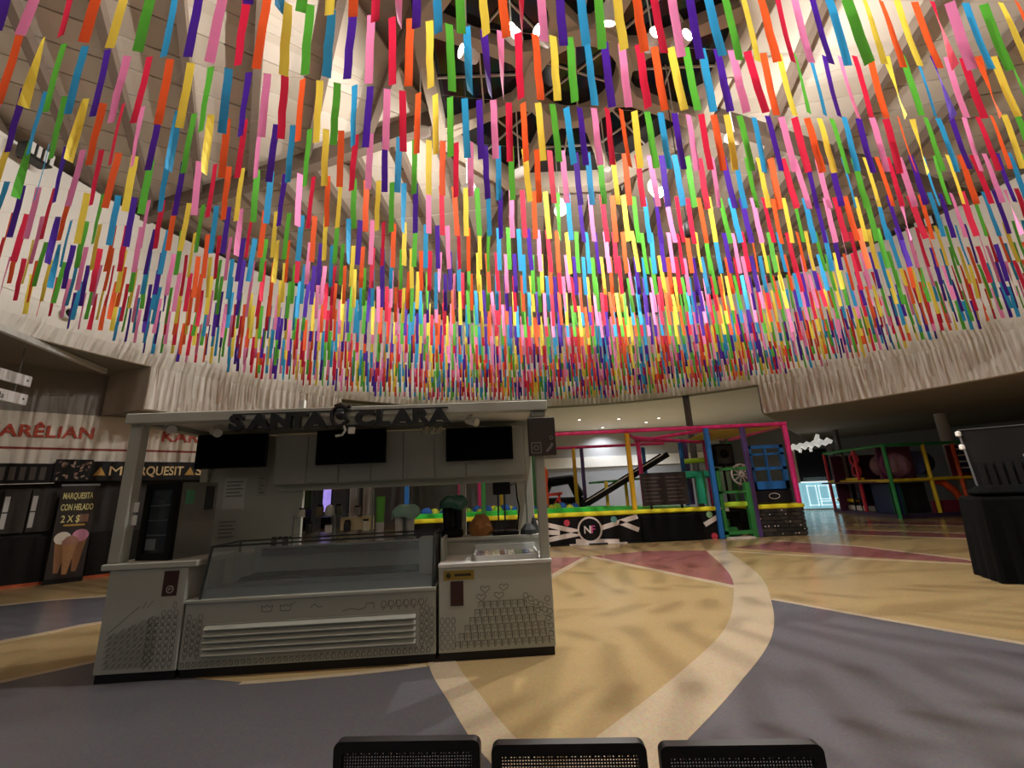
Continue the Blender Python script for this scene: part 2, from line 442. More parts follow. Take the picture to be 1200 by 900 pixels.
# ---------------- ceilings and walls beyond the rim
def annulus(name, r0_, r1_, z, az0, az1, M, n=40, label=None):
    b = MB(); v = [pol(az0 + (az1 - az0) * i / n, r, zz) for (r, zz) in ((r0_, z), (r1_, z), (r1_, z + 0.15), (r0_, z + 0.15)) for i in range(n + 1)]
    k = n + 1
    f = [(j * k + i, j * k + i + 1, ((j + 1) % 4) * k + i + 1, ((j + 1) % 4) * k + i) for j in range(4) for i in range(n)]
    b.add(v, f); return struct(b.build(name, M), label)
M_SOFF = mat('soffit_grey', '8F8880', 0.85, var=0.05)
M_SOFF_L = mat('ceiling_pale', 'E4E4E6', 0.85, var=0.03)
M_SOFF_D = M_SOFF
annulus('ceiling_corridor', 11.76, 24, 5.06, -130, -70, M_SOFF, label='grey corridor ceiling beyond the rim')
annulus('ceiling_shops', 11.9, 24, 3.98, -70, -43, M_SOFF, label='low shop ceiling behind the fluted fascia')
annulus('ceiling_store', 11.76, 30, 5.30, -43, 38.4, M_SOFF_L, label='pale recessed ceiling with downlights')
annulus('ceiling_games', 11.9, 30, 3.98, 38.4, 128, M_SOFF_D, label='grey ceiling over the far play area')
struct(ring('trim_5', [(11.78, 5.04), (12.6, 5.12), (12.6, 5.34)], -43, 38.4, 120, M_SOFF), 'grey underside of the rim over the store')
M_WALL_G = mat('store_wall_grey', '9A9A9C', 0.8, var=0.05)
M_WALL_D = M_WALL_G
M_WALL_C = mat('shop_wall_cream', 'E2D8C8', 0.75, var=0.03)
struct(ring('wall_back', [(28.5, 0), (28.5, 5.4)], -50, 39, 60, M_WALL_G), 'grey store wall far behind the playground')
struct(ring('wall_right', [(28.5, 0), (28.5, 5.4)], 39, 130, 60, M_WALL_D), 'grey far wall behind the bubble play frame')
b = MB(); p, q = pol(38.4, 12.0), pol(38.4, 28.5); b.bar((p[0], p[1], 4.70), (q[0], q[1], 4.70), 0.2, 1.40); struct(b.build('wall_bulkhead', M_WALL_G), 'grey bulkhead between the store ceiling and the lower play ceiling')
# round columns
def column(name, x, y, r, h, M, label):
    b = MB(); b.lathe([(r * 1.5, 0), (r * 1.5, 0.05), (r, 0.06), (r, h)], (x, y, 0), 20)
    return struct(b.build(name, M, None, True), label)
M_COL = mat('column_steel', 'D6D4D2', 0.45, var=0.05)
M_COLD = mat('column_dark', '6C6A6C', 0.45, var=0.05)
column('wall_column', *pol(25.6, 12.2), 0.13, 5.3, M_COLD, 'slim dark round column behind the pink playground rails')
column('wall_column', 17.9, 17.9, 0.20, 4.0, M_COL, 'pale round column behind the bubble play frame')
column('wall_column', 16.9, 22.6, 0.12, 4.0, M_COLD, 'thin grey column in the dark hall behind the play frame')
# store front in the back
b = MB(); b.box(-8, 13.5, 28.3, 28.7, 2.87, 3.53); struct(b.build('wall_header', mat('store_header', 'D5D2CE', 0.7)), 'pale header band over the closed store front')
b = MB(); b.box(-8, 13.5, 28.4, 28.6, 0, 2.87); struct(b.build('wall_shutter', mat('store_shutter', '83858A', 0.5, bump=0.2, bscale=12)), 'grey shutter of the closed store')
b = MB(); b.box(-8, 13.5, 28.4, 28.6, 3.53, 5.30); struct(b.build('wall_store_upper', M_WALL_G), 'grey upper wall over the pale store header')
b = MB(); b.box(-14.5, -6, 25.0, 25.2, 0, 5.3); struct(b.build('wall_store_side', mat('store_side_grey', '77777A', 0.7)), 'mid grey shop wall beside the closed store')
for x in (-9.1, -8.35):
    b = MB(); b.bbox(x - 0.2, x + 0.2, 24.4, 24.8, 0, 5.3, 0.03); struct(b.build('wall_pilaster', mat('pilaster_white', 'E6E2DA', 0.7)), 'white square pilaster far behind the kiosk window')
# ---------------- left shop front (a plane turned towards the rotunda)
SO = (-11.38, 10.0); SA = math.atan2(0.692, 0.722)
def sw(x, y, z=0):
    return (SO[0] + x * math.cos(SA) - y * math.sin(SA), SO[1] + x * math.sin(SA) + y * math.cos(SA), z)
def sstruct(name, M, fn, label):
    b = MB(); fn(b); o = b.build(name, M, None, loc=(SO[0], SO[1], 0), rot=(0, 0, SA)); return struct(o, label)
wl = sstruct('wall_left', M_WALL_C, lambda b: b.box(-6, 5.6, 0.30, 0.5, 2.60, 3.96), 'cream shop fascia with red lettering')
sstruct('wall_upper_left', M_SOFF, lambda b: b.box(-6, 1.6, 0.32, 0.5, 3.96, 5.06), 'grey wall over the shop fascia')
sstruct('wall_shop_back', M_WALL_C, lambda b: b.box(-6, 5.6, 3.0, 3.1, 0, 3.97), 'back wall inside the shop')
M_REDL = mat('sign_red', 'B8442C', 0.5); M_REDS = mat('stripe_red', '8E2C22', 0.6)
b = MB(); b.box(-6, 5.6, 0.285, 0.30, 3.06, 3.11); b.build('red_stripe', M_REDS, wl)
text_obj('KAR\u00caLIAN', 0.40, 0.04, M_REDL, wl, (-0.84, 0.28, 3.36), sx=0.98, name='shop_lettering', fat=0.008, space=1.04)
text_obj('KAR\u00caLIAN', 0.40, 0.04, M_REDL, wl, (2.36, 0.28, 3.36), sx=1.1, name='shop_lettering', fat=0.008, space=1.04)
b = MB(); b.lathe([(0.13, 2.755), (0.13, 3.96)], (1.95, 0.30, 0), 16); o = b.build('wall_pilaster', M_WALL_C, None, True, (SO[0], SO[1], 0), (0, 0, SA)); struct(o, 'cream half-round pilaster on the shop fascia')

# ================================================================== HANGING PAPER STRIPS
HH = 3.4                                  # strip ends hang this far above eye height
SCOL = [('green', '5CBB3C'), ('blue', '2F9ED6'), ('purple', '4A1F9E'), ('pink', 'F58FC4'), ('red', 'DB2348'), ('orange', 'F4622C'), ('yellow', 'F7DF52')]
SM = [mat('paper_' + n, c, 0.75, var=0.06, scale=5, transl=0.30) for n, c in SCOL]
S_LEN, S_W = 0.77, 0.071
rs = random.Random(11)
def strip_geo(kind, rnd):
    n = 5; v = []
    tw0 = rnd.uniform(-0.12, 0.12); tw1 = rnd.uniform(-0.25, 0.25)
    if kind == 3: tw1 = rnd.uniform(0.6, 1.3)
    cy = rnd.uniform(-0.008, 0.008)
    for i in range(n + 1):
        t = i / n; a = tw0 + (tw1 - tw0) * t; c, s_ = math.cos(a) * S_W / 2, math.sin(a) * S_W / 2
        dx = rnd.uniform(-0.004, 0.004); dy = cy * math.sin(t * PI)
        v += [(-c + dx, -s_ + dy, -S_LEN * t), (c + dx, s_ + dy, -S_LEN * t)]
    f = [(2 * i, 2 * i + 2, 2 * i + 3, 2 * i + 1) for i in range(n)]
    return v, f
VARS = [strip_geo(k, rs) for k in (0, 1, 2, 3)]
PROTO = []
for ci in range(7):
    row = []
    for k, (v, f) in enumerate(VARS):
        me = bpy.data.meshes.new('paper_strip'); me.from_pydata(v, [], f); me.materials.append(SM[ci]); row.append(me)
    PROTO.append(row)
ROWS = [0.60, 0.795, 0.945, 1.16, 1.346, 1.58, 1.86, 2.09, 2.31] + [2.31 + 0.208 * k for k in range(1, 13)]
strips = []
M_WIRE = mat('hanging_line', 'B8B4AE', 0.5)
def row_y(X, y0): return HH * (y0 + 0.13 * (X / HH - 0.3) - 0.04 * (X / HH - 0.3) ** 2)
for ri, y0 in enumerate(ROWS):
    X = CX - 11.0 + rs.uniform(0, 0.15); ci = rs.randrange(7); sg = -1 if ri % 3 == 1 else 1
    zb = 1.6 + HH + rs.uniform(-0.02, 0.02); xs = []
    while X < CX + 11.0:
        y = row_y(X, y0)
        if math.hypot(X - CX, y - CY) < 10.6 + rs.uniform(-0.1, 0.1):
            rz = rs.gauss(0, 0.26); k = rs.choice((0, 1, 2)); 
            if rs.random() < 0.06: k = 3
            strips.append((X, y, zb + S_LEN + rs.gauss(0, 0.012), rz, ci, k, rs.gauss(0, 0.02)))
        ci = (ci + sg) % 7
        if rs.random() < 0.03: ci = rs.randrange(7)
        X += 0.164 + rs.uniform(-0.012, 0.012)
    # the line this row hangs on, tied to the drum wall at both ends
    L_ = []; X = CX - 11.6
    while X < CX + 11.6:
        y = row_y(X, y0)
        if math.hypot(X - CX, y - CY) < 11.44: L_.append((X, y, zb + S_LEN + 0.004))
        X += 0.5
    if len(L_) > 2:
        def toward(p, q):
            d = Vector(p) - Vector(q); d.normalize(); P = Vector(p)
            while math.hypot(P.x - CX, P.y - CY) < 11.45: P += d * 0.02
            return tuple(P)
        L_ = [toward(L_[0], L_[1])] + L_ + [toward(L_[-1], L_[-2])]
        w_ = MB(); w_.tube(L_, 0.0013, 4)
        tag(w_.build('hanging_line', M_WIRE), 'thin line strung across the rotunda carrying a row of paper strips', 'line', 'lines of the paper strips')
def to_px(p):
    v = Vector(p) - CAM; z = v.dot(w0)
    if z <= 0.1: return None
    return 600 + 500 * v.dot(cR) / z, 450 - 500 * v.dot(cU) / z, z
def shows(s_):
    q = to_px((s_[0], s_[1], s_[2] - S_LEN * 0.6))
    if not q or not (0 < q[0] < 1200 and 0 < q[1] < 900): return 1e9
    return q[2]
strips.sort(key=shows)
rest = MB()
for n_, s_ in enumerate(strips):
    X, y, z, rz, ci, k, tilt = s_
    if n_ < 300:
        o = bpy.data.objects.new('paper_strip', PROTO[ci][k]); COL.objects.link(o)
        o.location = (X, y, z); o.rotation_euler = (0, tilt, rz)
        if k == 3: tag(o, 'twisted %s paper strip turning its edge in a near row' % SCOL[ci][0], 'paper strip', 'twisted %s paper strips' % SCOL[ci][0])
        else: tag(o, 'straight flat %s paper strip hanging in a near row' % SCOL[ci][0], 'paper strip', 'flat %s paper strips in the near rows' % SCOL[ci][0])
    else:
        v, f = VARS[k]; mtx = Matrix.Translation((X, y, z)) @ Matrix.Rotation(rz, 4, 'Z') @ Matrix.Rotation(tilt, 4, 'Y')
        rest.mi = ci; rest.add([mtx @ Vector(p) for p in v], f)
ro = rest.build('paper_strips', SM); ro['kind'] = 'stuff'
tag(ro, 'dense mass of coloured paper strips filling the far rotunda', 'paper strips')

# ================================================================== ROOF SPOTLIGHTS
M_CAN = mat('lamp_white', 'D9D6D0', 0.4); M_CAND = mat('lamp_black', '1A1A1A', 0.5)
M_LENS = mat('lamp_lens', 'FFF3DE', 0.3, emit=60.0, var=0.0)
def aim_rot(d):
    return Vector(d).to_track_quat('-Z', 'Y').to_euler()
def spotlight(x, y, z, target, watts, lab, size=0.10, lamp=True, cone=150, grp='spotlights round the skylight'):
    t = thing('spotlight', lab, 'spotlight', (x, y, z), 0, grp)
    top = roof_z(x, y) if math.hypot(x - SKX, y - SKY) > 2.95 else ZS + 0.05
    st = MB(); st.tube([(0, 0, 0.0), (0, 0, top - z)], 0.012, 6); st.build('stem', M_CAN, t)
    d = (Vector(target) - Vector((x, y, z))).normalized()
    e = aim_rot(d)
    c = MB(); c.lathe([(0.001, size * 1.8), (size * 0.7, size * 1.7), (size, size * 0.9), (size, -size * 0.9), (size * 0.88, -size * 0.9), (size * 0.85, -size * 0.5)], (0, 0, 0), 14)
    c.build('lamp_body', M_CAN, t, True, rot=e)
    l = MB(); l.lathe([(0.001, -size * 0.80), (size * 0.84, -size * 0.62)], (0, 0, 0), 14); l.build('lens', M_LENS, t, rot=e)
    if lamp:
        ld = bpy.data.lights.new('spot', 'SPOT'); ld.energy = watts; ld.spot_size = R(cone); ld.spot_blend = 0.6
        ld.shadow_soft_size = 0.03; ld.color = (1.0, 0.965, 0.91)
        lo = bpy.data.objects.new('spot_light', ld); COL.objects.link(lo); lo.parent = t
        lo.location = d * (size * 1.1); lo.rotation_euler = e
    return t
SPOTS = [(1.64, 4.71, 0.5, 9), (0.68, 4.93, -4, 9), (0.22, 4.90, -3, 2), (2.38, 5.06, 4, 2), (2.85, 5.11, -7.6, 14.2), (-0.48, 5.17, -6, 4),
         (3.58, 5.98, 9, 7), (-1.52, 6.61, -8, 7), (3.54, 7.16, 8, 11), (4.65, 7.09, 12, 8), (0.36, 7.79, -3, 14), (2.29, 7.99, 3, 15),
         (-0.82, 8.22, -6, 13), (1.34, 9.00, 1.5, 4.5), (3.54, 8.50, 4.5, 5)]
LZ = 7.6; KS = (LZ - 1.6) / 6.6            # hung a little lower on the same lines of sight
for i, (x, y, tx, ty) in enumerate(SPOTS):
    x, y = x * KS, y * KS
    if i in (0, 13, 14): tgt, wt = (tx, ty, 0), SPOT_FLOOR_W      # turned down to the floor
    else:                                                         # turned out to the drum wall
        dx, dy = x - CX, y - CY; l = math.hypot(dx, dy); tgt, wt = (CX + dx / l * 11.4, CY + dy / l * 11.4, 6.6), SPOT_WALL_W
    spotlight(x, y, LZ, tgt, wt, 'small white spotlight on a stem near the skylight, switched on', 0.15 if i in (13, 14) else 0.10)
# unlit fixtures on the drum
def drum_lamp(az, z, lab):
    t = thing('floodlight', lab, 'floodlight', pol(az, 11.36, z), -R(az), 'floodlights on the drum wall')
    b = MB(); b.bbox(-0.22, 0.22, -0.42, -0.12, -0.16, 0.16, 0.03); b.build('lamp_body', M_CAND, t)
    b = MB()
    for k in range(4): b.box(-0.20 + 0.11 * k, -0.14 + 0.11 * k, -0.44, -0.42, -0.12, 0.12)
    b.build('louvre', M_CAN, t)
    b = MB(); b.bar((0, -0.14, 0), (0, 0.08, 0.0), 0.06, 0.06); b.build('bracket', M_CAND, t)
drum_lamp(-86.5, 8.42, 'black floodlight with white louvres on drum wall left of the corridor rim')
drum_lamp(66, 8.45, 'black floodlight with white louvres on drum wall over the dark hall')
# round fitting on the cornice (not lit)
t = thing('cornice_fitting', 'small round metal fitting on the cornice above the corridor signs', 'light fitting', pol(-79.7, 11.42, 5.66), R(79.7))
b = MB(); b.lathe([(0.09, 0.03), (0.13, 0.0), (0.13, -0.05), (0.10, -0.08), (0.085, -0.05)], (0, 0, 0), 16, axis='y'); b.build('bezel', M_CAN, t, True)
b = MB(); b.ball((0, -0.03, 0), 0.07, 10, 6); b.build('eye', M_CAND, t, True)
# black pendant speaker
px_, py_ = 2.92, 6.05
t = thing('pendant_speaker', 'black round speaker hanging on a thin cable', 'speaker', (px_, py_, 5.54))
b = MB(); b.lathe([(0.001, 0.13), (0.05, 0.11), (0.085, 0.03), (0.085, -0.07), (0.06, -0.13), (0.001, -0.15)], (0, 0, 0), 16); b.build('housing', M_CAND, t, True)
b = MB(); b.tube([(0, 0, 0.11), (0, 0, (ZS + 0.05 if math.hypot(px_ - SKX, py_ - SKY) < 2.95 else roof_z(px_, py_)) - 5.54)], 0.010, 6); b.build('cable', M_CAND, t)

# ================================================================== KIOSK
KO = (-4.03, 4.52); KA = math.atan2(0.05534, 0.99847)
def kw(x, y, z=0):
    return (KO[0] + x * math.cos(KA) - y * math.sin(KA), KO[1] + x * math.sin(KA) + y * math.cos(KA), z)
def kthing(name, label, cat, x, y, z=0, rz=0, group=None):
    return thing(name, label, cat, kw(x, y, z), KA + rz, group)
M_KG = mat('kiosk_laminate', 'A9ABA1', 0.55, var=0.03)
M_KB = M_KG
M_KW = mat('kiosk_white', 'CFCFCA', 0.5, var=0.03)
M_KICK = mat('kick_black', '0C0C0E', 0.6)
M_INK = mat('ink_lines', '55584F', 0.7)
M_BLK = mat('black_plastic', '08080A', 0.4, spec=0.25)
M_STEEL = mat('brushed_steel', '9EA09E', 0.3, metal=0.9, var=0.1, scale=20)
M_BROWN = mat('plaque_brown', '3A1F1B', 0.5)
M_GLASS = glass('display_glass', 'A9B6B6', 0.14)
M_GLASSD = glass('smoked_glass', '1A2024', 0.72)
M_GAS = mat('gasket_dark', '23282A', 0.6)

K = kthing('kiosk_frame', 'grey open kiosk frame with posts, flat roof and rear panel', 'kiosk', 0, 0)
def kpart(name, M, fn, parent=None, smooth=False):
    b = MB(); fn(b); return b.build(name, M, parent or K, smooth)
kpart('post', M_KB, lambda b: b.bbox(-0.11, 0.01, 0.03, 0.15, 1.06, 2.48, 0.008))
kpart('post', M_KG, lambda b: b.bbox(4.26, 4.36, 0.03, 0.14, 0.90, 2.48, 0.008))
kpart('post', M_KG, lambda b: b.bbox(4.22, 4.32, 1.12, 1.22, 0.0, 2.48, 0.008))
kpart('post', M_KB, lambda b: b.bbox(-0.02, 0.08, 1.12, 1.22, 0.0, 2.48, 0.008))
kpart('front_beam', M_KB, lambda b: b.bbox(-0.13, 4.42, -0.03, 0.12, 2.47, 2.58, 0.008))
kpart('rear_beam', M_KG, lambda b: b.bbox(-0.13, 4.42, 1.12, 1.24, 2.47, 2.58, 0.008))
kpart('side_beam', M_KG, lambda b: b.bbox(-0.13, 0.0, 0.12, 1.12, 2.47, 2.58, 0.008))
kpart('side_beam', M_KG, lambda b: b.bbox(4.30, 4.42, 0.12, 1.12, 2.47, 2.58, 0.008))
kpart('roof_panel', M_KW, lambda b: [b.box(1.075 * i, 1.075 * (i + 1) - 0.001, 0.115, 1.125, 2.535, 2.56) for i in range(4)])
kpart('beam_cap', M_KW, lambda b: b.box(1.66, 1.72, 0.0, 0.06, 2.58, 2.68))
kpart('beam_cap', M_KG, lambda b: b.bbox(4.24, 4.40, 0.02, 0.16, 2.40, 2.47, 0.01))
# rear panel left with two pinned sheets and a label strip
kpart('rear_panel', M_KG, lambda b: b.box(0.02, 0.98, 1.17, 1.20, 0.0, 2.46))
kpart('rear_panel', M_KG, lambda b: b.box(0.98, 1.30, 1.14, 1.20, 0.0, 1.80))
kpart('pilaster', M_KG, lambda b: b.box(3.34, 3.42, 1.14, 1.20, 1.0, 1.80))
kpart('pilaster', M_KG, lambda b: b.box(4.10, 4.22, 1.14, 1.20, 0.0, 1.80))
kpart('head_rail', M_KG, lambda b: b.box(0.98, 4.25, 1.10, 1.20, 1.72, 1.80))
kpart('rear_dado', M_KG, lambda b: b.box(1.30, 4.22, 1.15, 1.20, 0.0, 1.00))
for x0, x1, z0, z1, c in ((0.28, 0.55, 1.52, 1.92, 'BDBFBB'), (0.24, 0.50, 1.18, 1.42, 'A9A9A2'), (0.70, 0.82, 1.68, 1.95, 'A09F97')):
    s_ = kpart('notice_sheet', mat('sheet_' + c, c, 0.7), lambda b: b.box(x0, x1, 1.16, 1.17, z0, z1))
    kpart('sheet_print', mat('sheet_print', '6E746F', 0.7), lambda b: [b.box(x0 + 0.03, x1 - 0.03 - 0.03 * (k % 2), 1.157, 1.16, z1 - 0.06 - 0.045 * k, z1 - 0.045 - 0.045 * k) for k in range(5)], s_)

# ---- left base cabinet
c = kthing('base_cabinet', 'tall grey kiosk cabinet printed with diagonal line-drawn lollies', 'cabinet', 0, 0)
kpart('body', M_KB, lambda b: b.bbox(-0.04, 0.71, 0.0, 0.62, 0.08, 1.00, 0.006), c)
kpart('kick_plate', M_KICK, lambda b: b.box(-0.03, 0.70, 0.02, 0.60, 0.0, 0.08), c)
kpart('worktop', M_KB, lambda b: b.bbox(-0.12, 0.80, -0.02, 0.64, 1.00, 1.06, 0.008), c)
pq = kpart('plaque', M_BROWN, lambda b: b.box(0.49, 0.63, -0.006, 0.0, 0.74, 0.97), c)
kpart('plaque_emblem', mat('emblem_pale', 'A09890', 0.6), lambda b: (b.lathe([(0.026, -0.010), (0.036, -0.010), (0.036, -0.006)], (0.565, 0, 0.80), 18, axis='y'), b.line([(0.552, 0.785), (0.556, 0.812), (0.566, 0.798), (0.578, 0.815)], 0.007, -0.010)), pq)
rk = random.Random(5)
def ringpts(cx_, cz_, rx, rz_=None, n=12, a0=0, a1=2 * PI):
    rz_ = rz_ or rx
    return [(cx_ + rx * math.cos(a0 + (a1 - a0) * i / n), cz_ + rz_ * math.sin(a0 + (a1 - a0) * i / n)) for i in range(n + 1)]
def art_left(b):
    Y = -0.0015
    for k in range(15):                   # diagonal bars
        o_ = -0.32 + 0.052 * k
        x0 = max(0.03, o_ + 0.0); z0 = 0.12 + max(0, 0.03 - o_) * 1.0
        top = 0.40 + 0.30 * min(1, max(0, (k - 1) / 9))
        ln = min((top - z0), 0.48 - x0 if x0 < 0.46 else 0)
        if ln < 0.03: continue
        for dx in (0, 0.022): b.line([(x0 + dx, z0), (x0 + dx + ln, z0 + ln)], 0.005, Y)
        for j in range(int(ln / 0.055)):
            b.line(ringpts(x0 + 0.011 + j * 0.055 + 0.03, z0 + j * 0.055 + 0.03, 0.013, n=7), 0.004, Y)
    b.line([(0.03, 0.42), (0.30, 0.66)], 0.005, Y); b.line([(0.33, 0.64), (0.36, 0.70)], 0.005, Y); b.line([(0.37, 0.64), (0.42, 0.70)], 0.005, Y)
    for r_ in range(8):
        for q in range(5):
            x = 0.42 + q * 0.058; z = 0.15 + r_ * 0.062
            if x > 0.69 or (r_ > 6 and q < 2): continue
            b.line(ringpts(x, z, 0.022, 0.026, 10), 0.005, Y); b.line([(x - 0.015, z - 0.026), (x, z - 0.05), (x + 0.015, z - 0.026)], 0.005, Y)
    b.line(ringpts(0.63, 0.655, 0.016, 0.03), 0.005, Y)
o = kpart('printed_drawing', M_INK, art_left, c); o['kind'] = 'stuff'

# ---- freezer display
c = kthing('display_freezer', 'long grey display freezer with glass top and louvred front grille', 'freezer', 0.73, 0)
kpart('body', M_KG, lambda b: (b.box(0, 2.44, 0.01, 0.85, 0.08, 0.665), b.bbox(-0.005, 2.445, -0.015, 0.86, 0.655, 0.69, 0.006)), c)
kpart('kick_plate', M_KICK, lambda b: b.box(0.01, 2.43, 0.03, 0.80, 0.0, 0.08), c)
gr = kpart('grille', M_KG, lambda b: (b.box(0.20, 2.26, -0.004, 0.01, 0.155, 0.165), b.box(0.20, 2.26, -0.004, 0.01, 0.455, 0.465), b.box(0.20, 0.21, -0.004, 0.01, 0.155, 0.465), b.box(2.25, 2.26, -0.004, 0.01, 0.155, 0.465)), c)
kpart('grille_back', M_KG, lambda b: b.box(0.21, 2.25, -0.001, 0.011, 0.165, 0.455), gr)
for k in range(5):
    z = 0.178 + 0.056 * k
    kpart('slat', M_KG, lambda b: b.add([(0.215, -0.001, z + 0.050), (0.215, -0.034, z + 0.020), (0.215, -0.034, z + 0.014), (0.215, -0.001, z + 0.044), (2.245, -0.001, z + 0.050), (2.245, -0.034, z + 0.020), (2.245, -0.034, z + 0.014), (2.245, -0.001, z + 0.044)], [(0, 1, 5, 4), (1, 2, 6, 5), (2, 3, 7, 6), (3, 0, 4, 7), (3, 2, 1, 0), (4, 5, 6, 7)]), gr)
# glass case
kpart('glass_frame', M_GAS, lambda b: [b.bar(p_, q_, 0.018, 0.018) for p_, q_ in (
    ((0.13, 0.0, 0.69), (0.13, 0.10, 1.17)), ((2.41, 0.0, 0.69), (2.41, 0.10, 1.19)), ((0.13, 0.10, 1.17), (2.41, 0.10, 1.19)),
    ((0.13, 0.10, 1.17), (0.13, 0.62, 1.17)), ((2.41, 0.10, 1.19), (2.41, 0.62, 1.19)), ((0.13, 0.62, 0.69), (0.13, 0.62, 1.17)), ((2.41, 0.62, 0.69), (2.41, 0.62, 1.19)), ((0.13, 0.62, 1.17), (2.41, 0.62, 1.19)))], c)
kpart('front_glass', M_GLASS, lambda b: b.add([(0.135, 0.0, 0.70), (2.405, 0.0, 0.70), (2.405, 0.098, 1.18), (0.135, 0.098, 1.165), (0.135, 0.006, 0.70), (2.405, 0.006, 0.70), (2.405, 0.104, 1.18), (0.135, 0.104, 1.165)], [(0, 1, 2, 3), (7, 6, 5, 4), (0, 4, 5, 1), (1, 5, 6, 2), (2, 6, 7, 3), (3, 7, 4, 0)]), c)
kpart('side_glass', M_GLASS, lambda b: b.box(0.128, 0.134, 0.10, 0.62, 0.70, 1.16), c)
kpart('side_glass', M_GLASS, lambda b: b.box(2.406, 2.412, 0.10, 0.62, 0.70, 1.18), c)
kpart('top_glass', M_GLASS, lambda b: b.box(0.14, 2.40, 0.11, 0.61, 1.172, 1.178), c)
tk = kpart('tub_well', M_STEEL, lambda b: (b.box(0.30, 2.25, 0.22, 0.60, 0.68, 0.80), b.box(0.14, 2.40, 0.03, 0.22, 0.69, 0.775)), c)
kpart('inner_back', mat('freezer_inner', '8A908E', 0.4), lambda b: b.box(0.30, 2.22, 0.60, 0.615, 0.80, 1.10), c)
kpart('inner_shelf', M_GAS, lambda b: (b.box(0.40, 2.22, 0.56, 0.60, 1.00, 1.08), b.box(1.55, 1.98, 0.30, 0.42, 1.155, 1.17), b.box(0.36, 2.22, 0.24, 0.58, 0.80, 0.83)), c)
kpart('end_panel', mat('freezer_inner', '8A908E', 0.4), lambda b: (b.box(2.23, 2.405, 0.24, 0.60, 0.70, 1.14), b.box(0.15, 0.32, 0.50, 0.60, 0.70, 1.05)), c)
def art_mid(b):
    Y = 0.008
    def cone(x, z, s_=1.0):
        b.line(ringpts(x, z, 0.022 * s_, 0.026 * s_, 10), 0.005, Y); b.line([(x - 0.016, z - 0.026), (x, z - 0.055), (x + 0.016, z - 0.026)], 0.005, Y)
    for r_ in range(6):
        for q in range(3):
            if r_ == 5 and q == 1: continue
            cone(0.045 + q * 0.055, 0.22 + r_ * 0.062 + (0.02 if q == 1 else 0))
    for r_ in range(5):
        for q in range(3): cone(2.30 + q * 0.05, 0.20 + r_ * 0.068 + (0.02 if q == 1 else 0))
    for k in range(42):
        x = 0.03 + k * 0.057
        b.line(ringpts(x, 0.118, 0.020, 0.022, 8), 0.005, Y)
        if k > 22: b.line([(x - 0.02, 0.095), (x - 0.01, 0.15), (x + 0.012, 0.15)], 0.005, Y)
        else: b.line([(x - 0.02, 0.14), (x + 0.02, 0.10)], 0.004, Y)
    for x in (0.78, 0.96):               # two cups
        b.line([(x - 0.055, 0.60), (x - 0.045, 0.545), (x + 0.045, 0.545), (x + 0.055, 0.60), (x + 0.02, 0.585), (x, 0.605), (x - 0.02, 0.585), (x - 0.055, 0.60)], 0.006, Y)
    b.line([(1.02, 0.60), (1.06, 0.62)], 0.006, Y)
    b.line([(1.20, 0.56), (1.24, 0.59), (1.28, 0.56), (1.32, 0.565)], 0.006, Y)
    b.line([(1.52, 0.51), (1.60, 0.53), (1.68, 0.515), (1.74, 0.53), (1.75, 0.57), (1.82, 0.57), (1.83, 0.515)], 0.006, Y)
    for k in range(6): cone(1.92 + k * 0.075, 0.555, 1.15); b.line([(1.955 + k * 0.075, 0.52), (1.975 + k * 0.075, 0.59)], 0.005, Y)
o = kpart('printed_drawing', M_INK, art_mid, c); o['kind'] = 'stuff'

# ---- right base cabinet
c = kthing('base_cabinet', 'pale kiosk cabinet printed with stacked cups and hearts, toppings tray above', 'cabinet', 3.20, 0)
kpart('body', M_KG, lambda b: b.bbox(0, 1.16, 0.0, 0.62, 0.08, 0.86, 0.006), c)
kpart('kick_plate', M_KICK, lambda b: b.box(0.01, 1.15, 0.02, 0.60, 0.0, 0.08), c)
kpart('worktop', M_KW, lambda b: b.bbox(-0.005, 1.17, -0.01, 0.63, 0.86, 0.90, 0.006), c)
kpart('riser', M_KG, lambda b: (b.box(0.02, 1.15, 0.63, 0.66, 0.0, 1.05), b.bbox(0.0, 1.16, 0.60, 0.92, 1.05, 1.09, 0.006)), c)
kpart('riser_end', M_KG, lambda b: b.prism([(0.0, 0.2), (0.03, 0.2), (0.03, 0.63), (0.0, 0.63)], 0.90, 1.13), c)
st_ = kpart('sticker', mat('sticker_ochre', '8F7A2C', 0.6), lambda b: b.box(0.05, 0.36, -0.003, 0.0, 0.74, 0.83), c)
kpart('sticker_print', mat('sticker_ink', '2E2A12', 0.7), lambda b: (b.lathe([(0.026, -0.005), (0.001, -0.005)], (0.10, 0, 0.785), 12, axis='y'), b.box(0.16, 0.33, -0.005, -0.003, 0.775, 0.80)), st_)
kpart('plaque', M_BROWN, lambda b: b.box(0.12, 0.25, -0.006, 0.0, 0.50, 0.73), c)
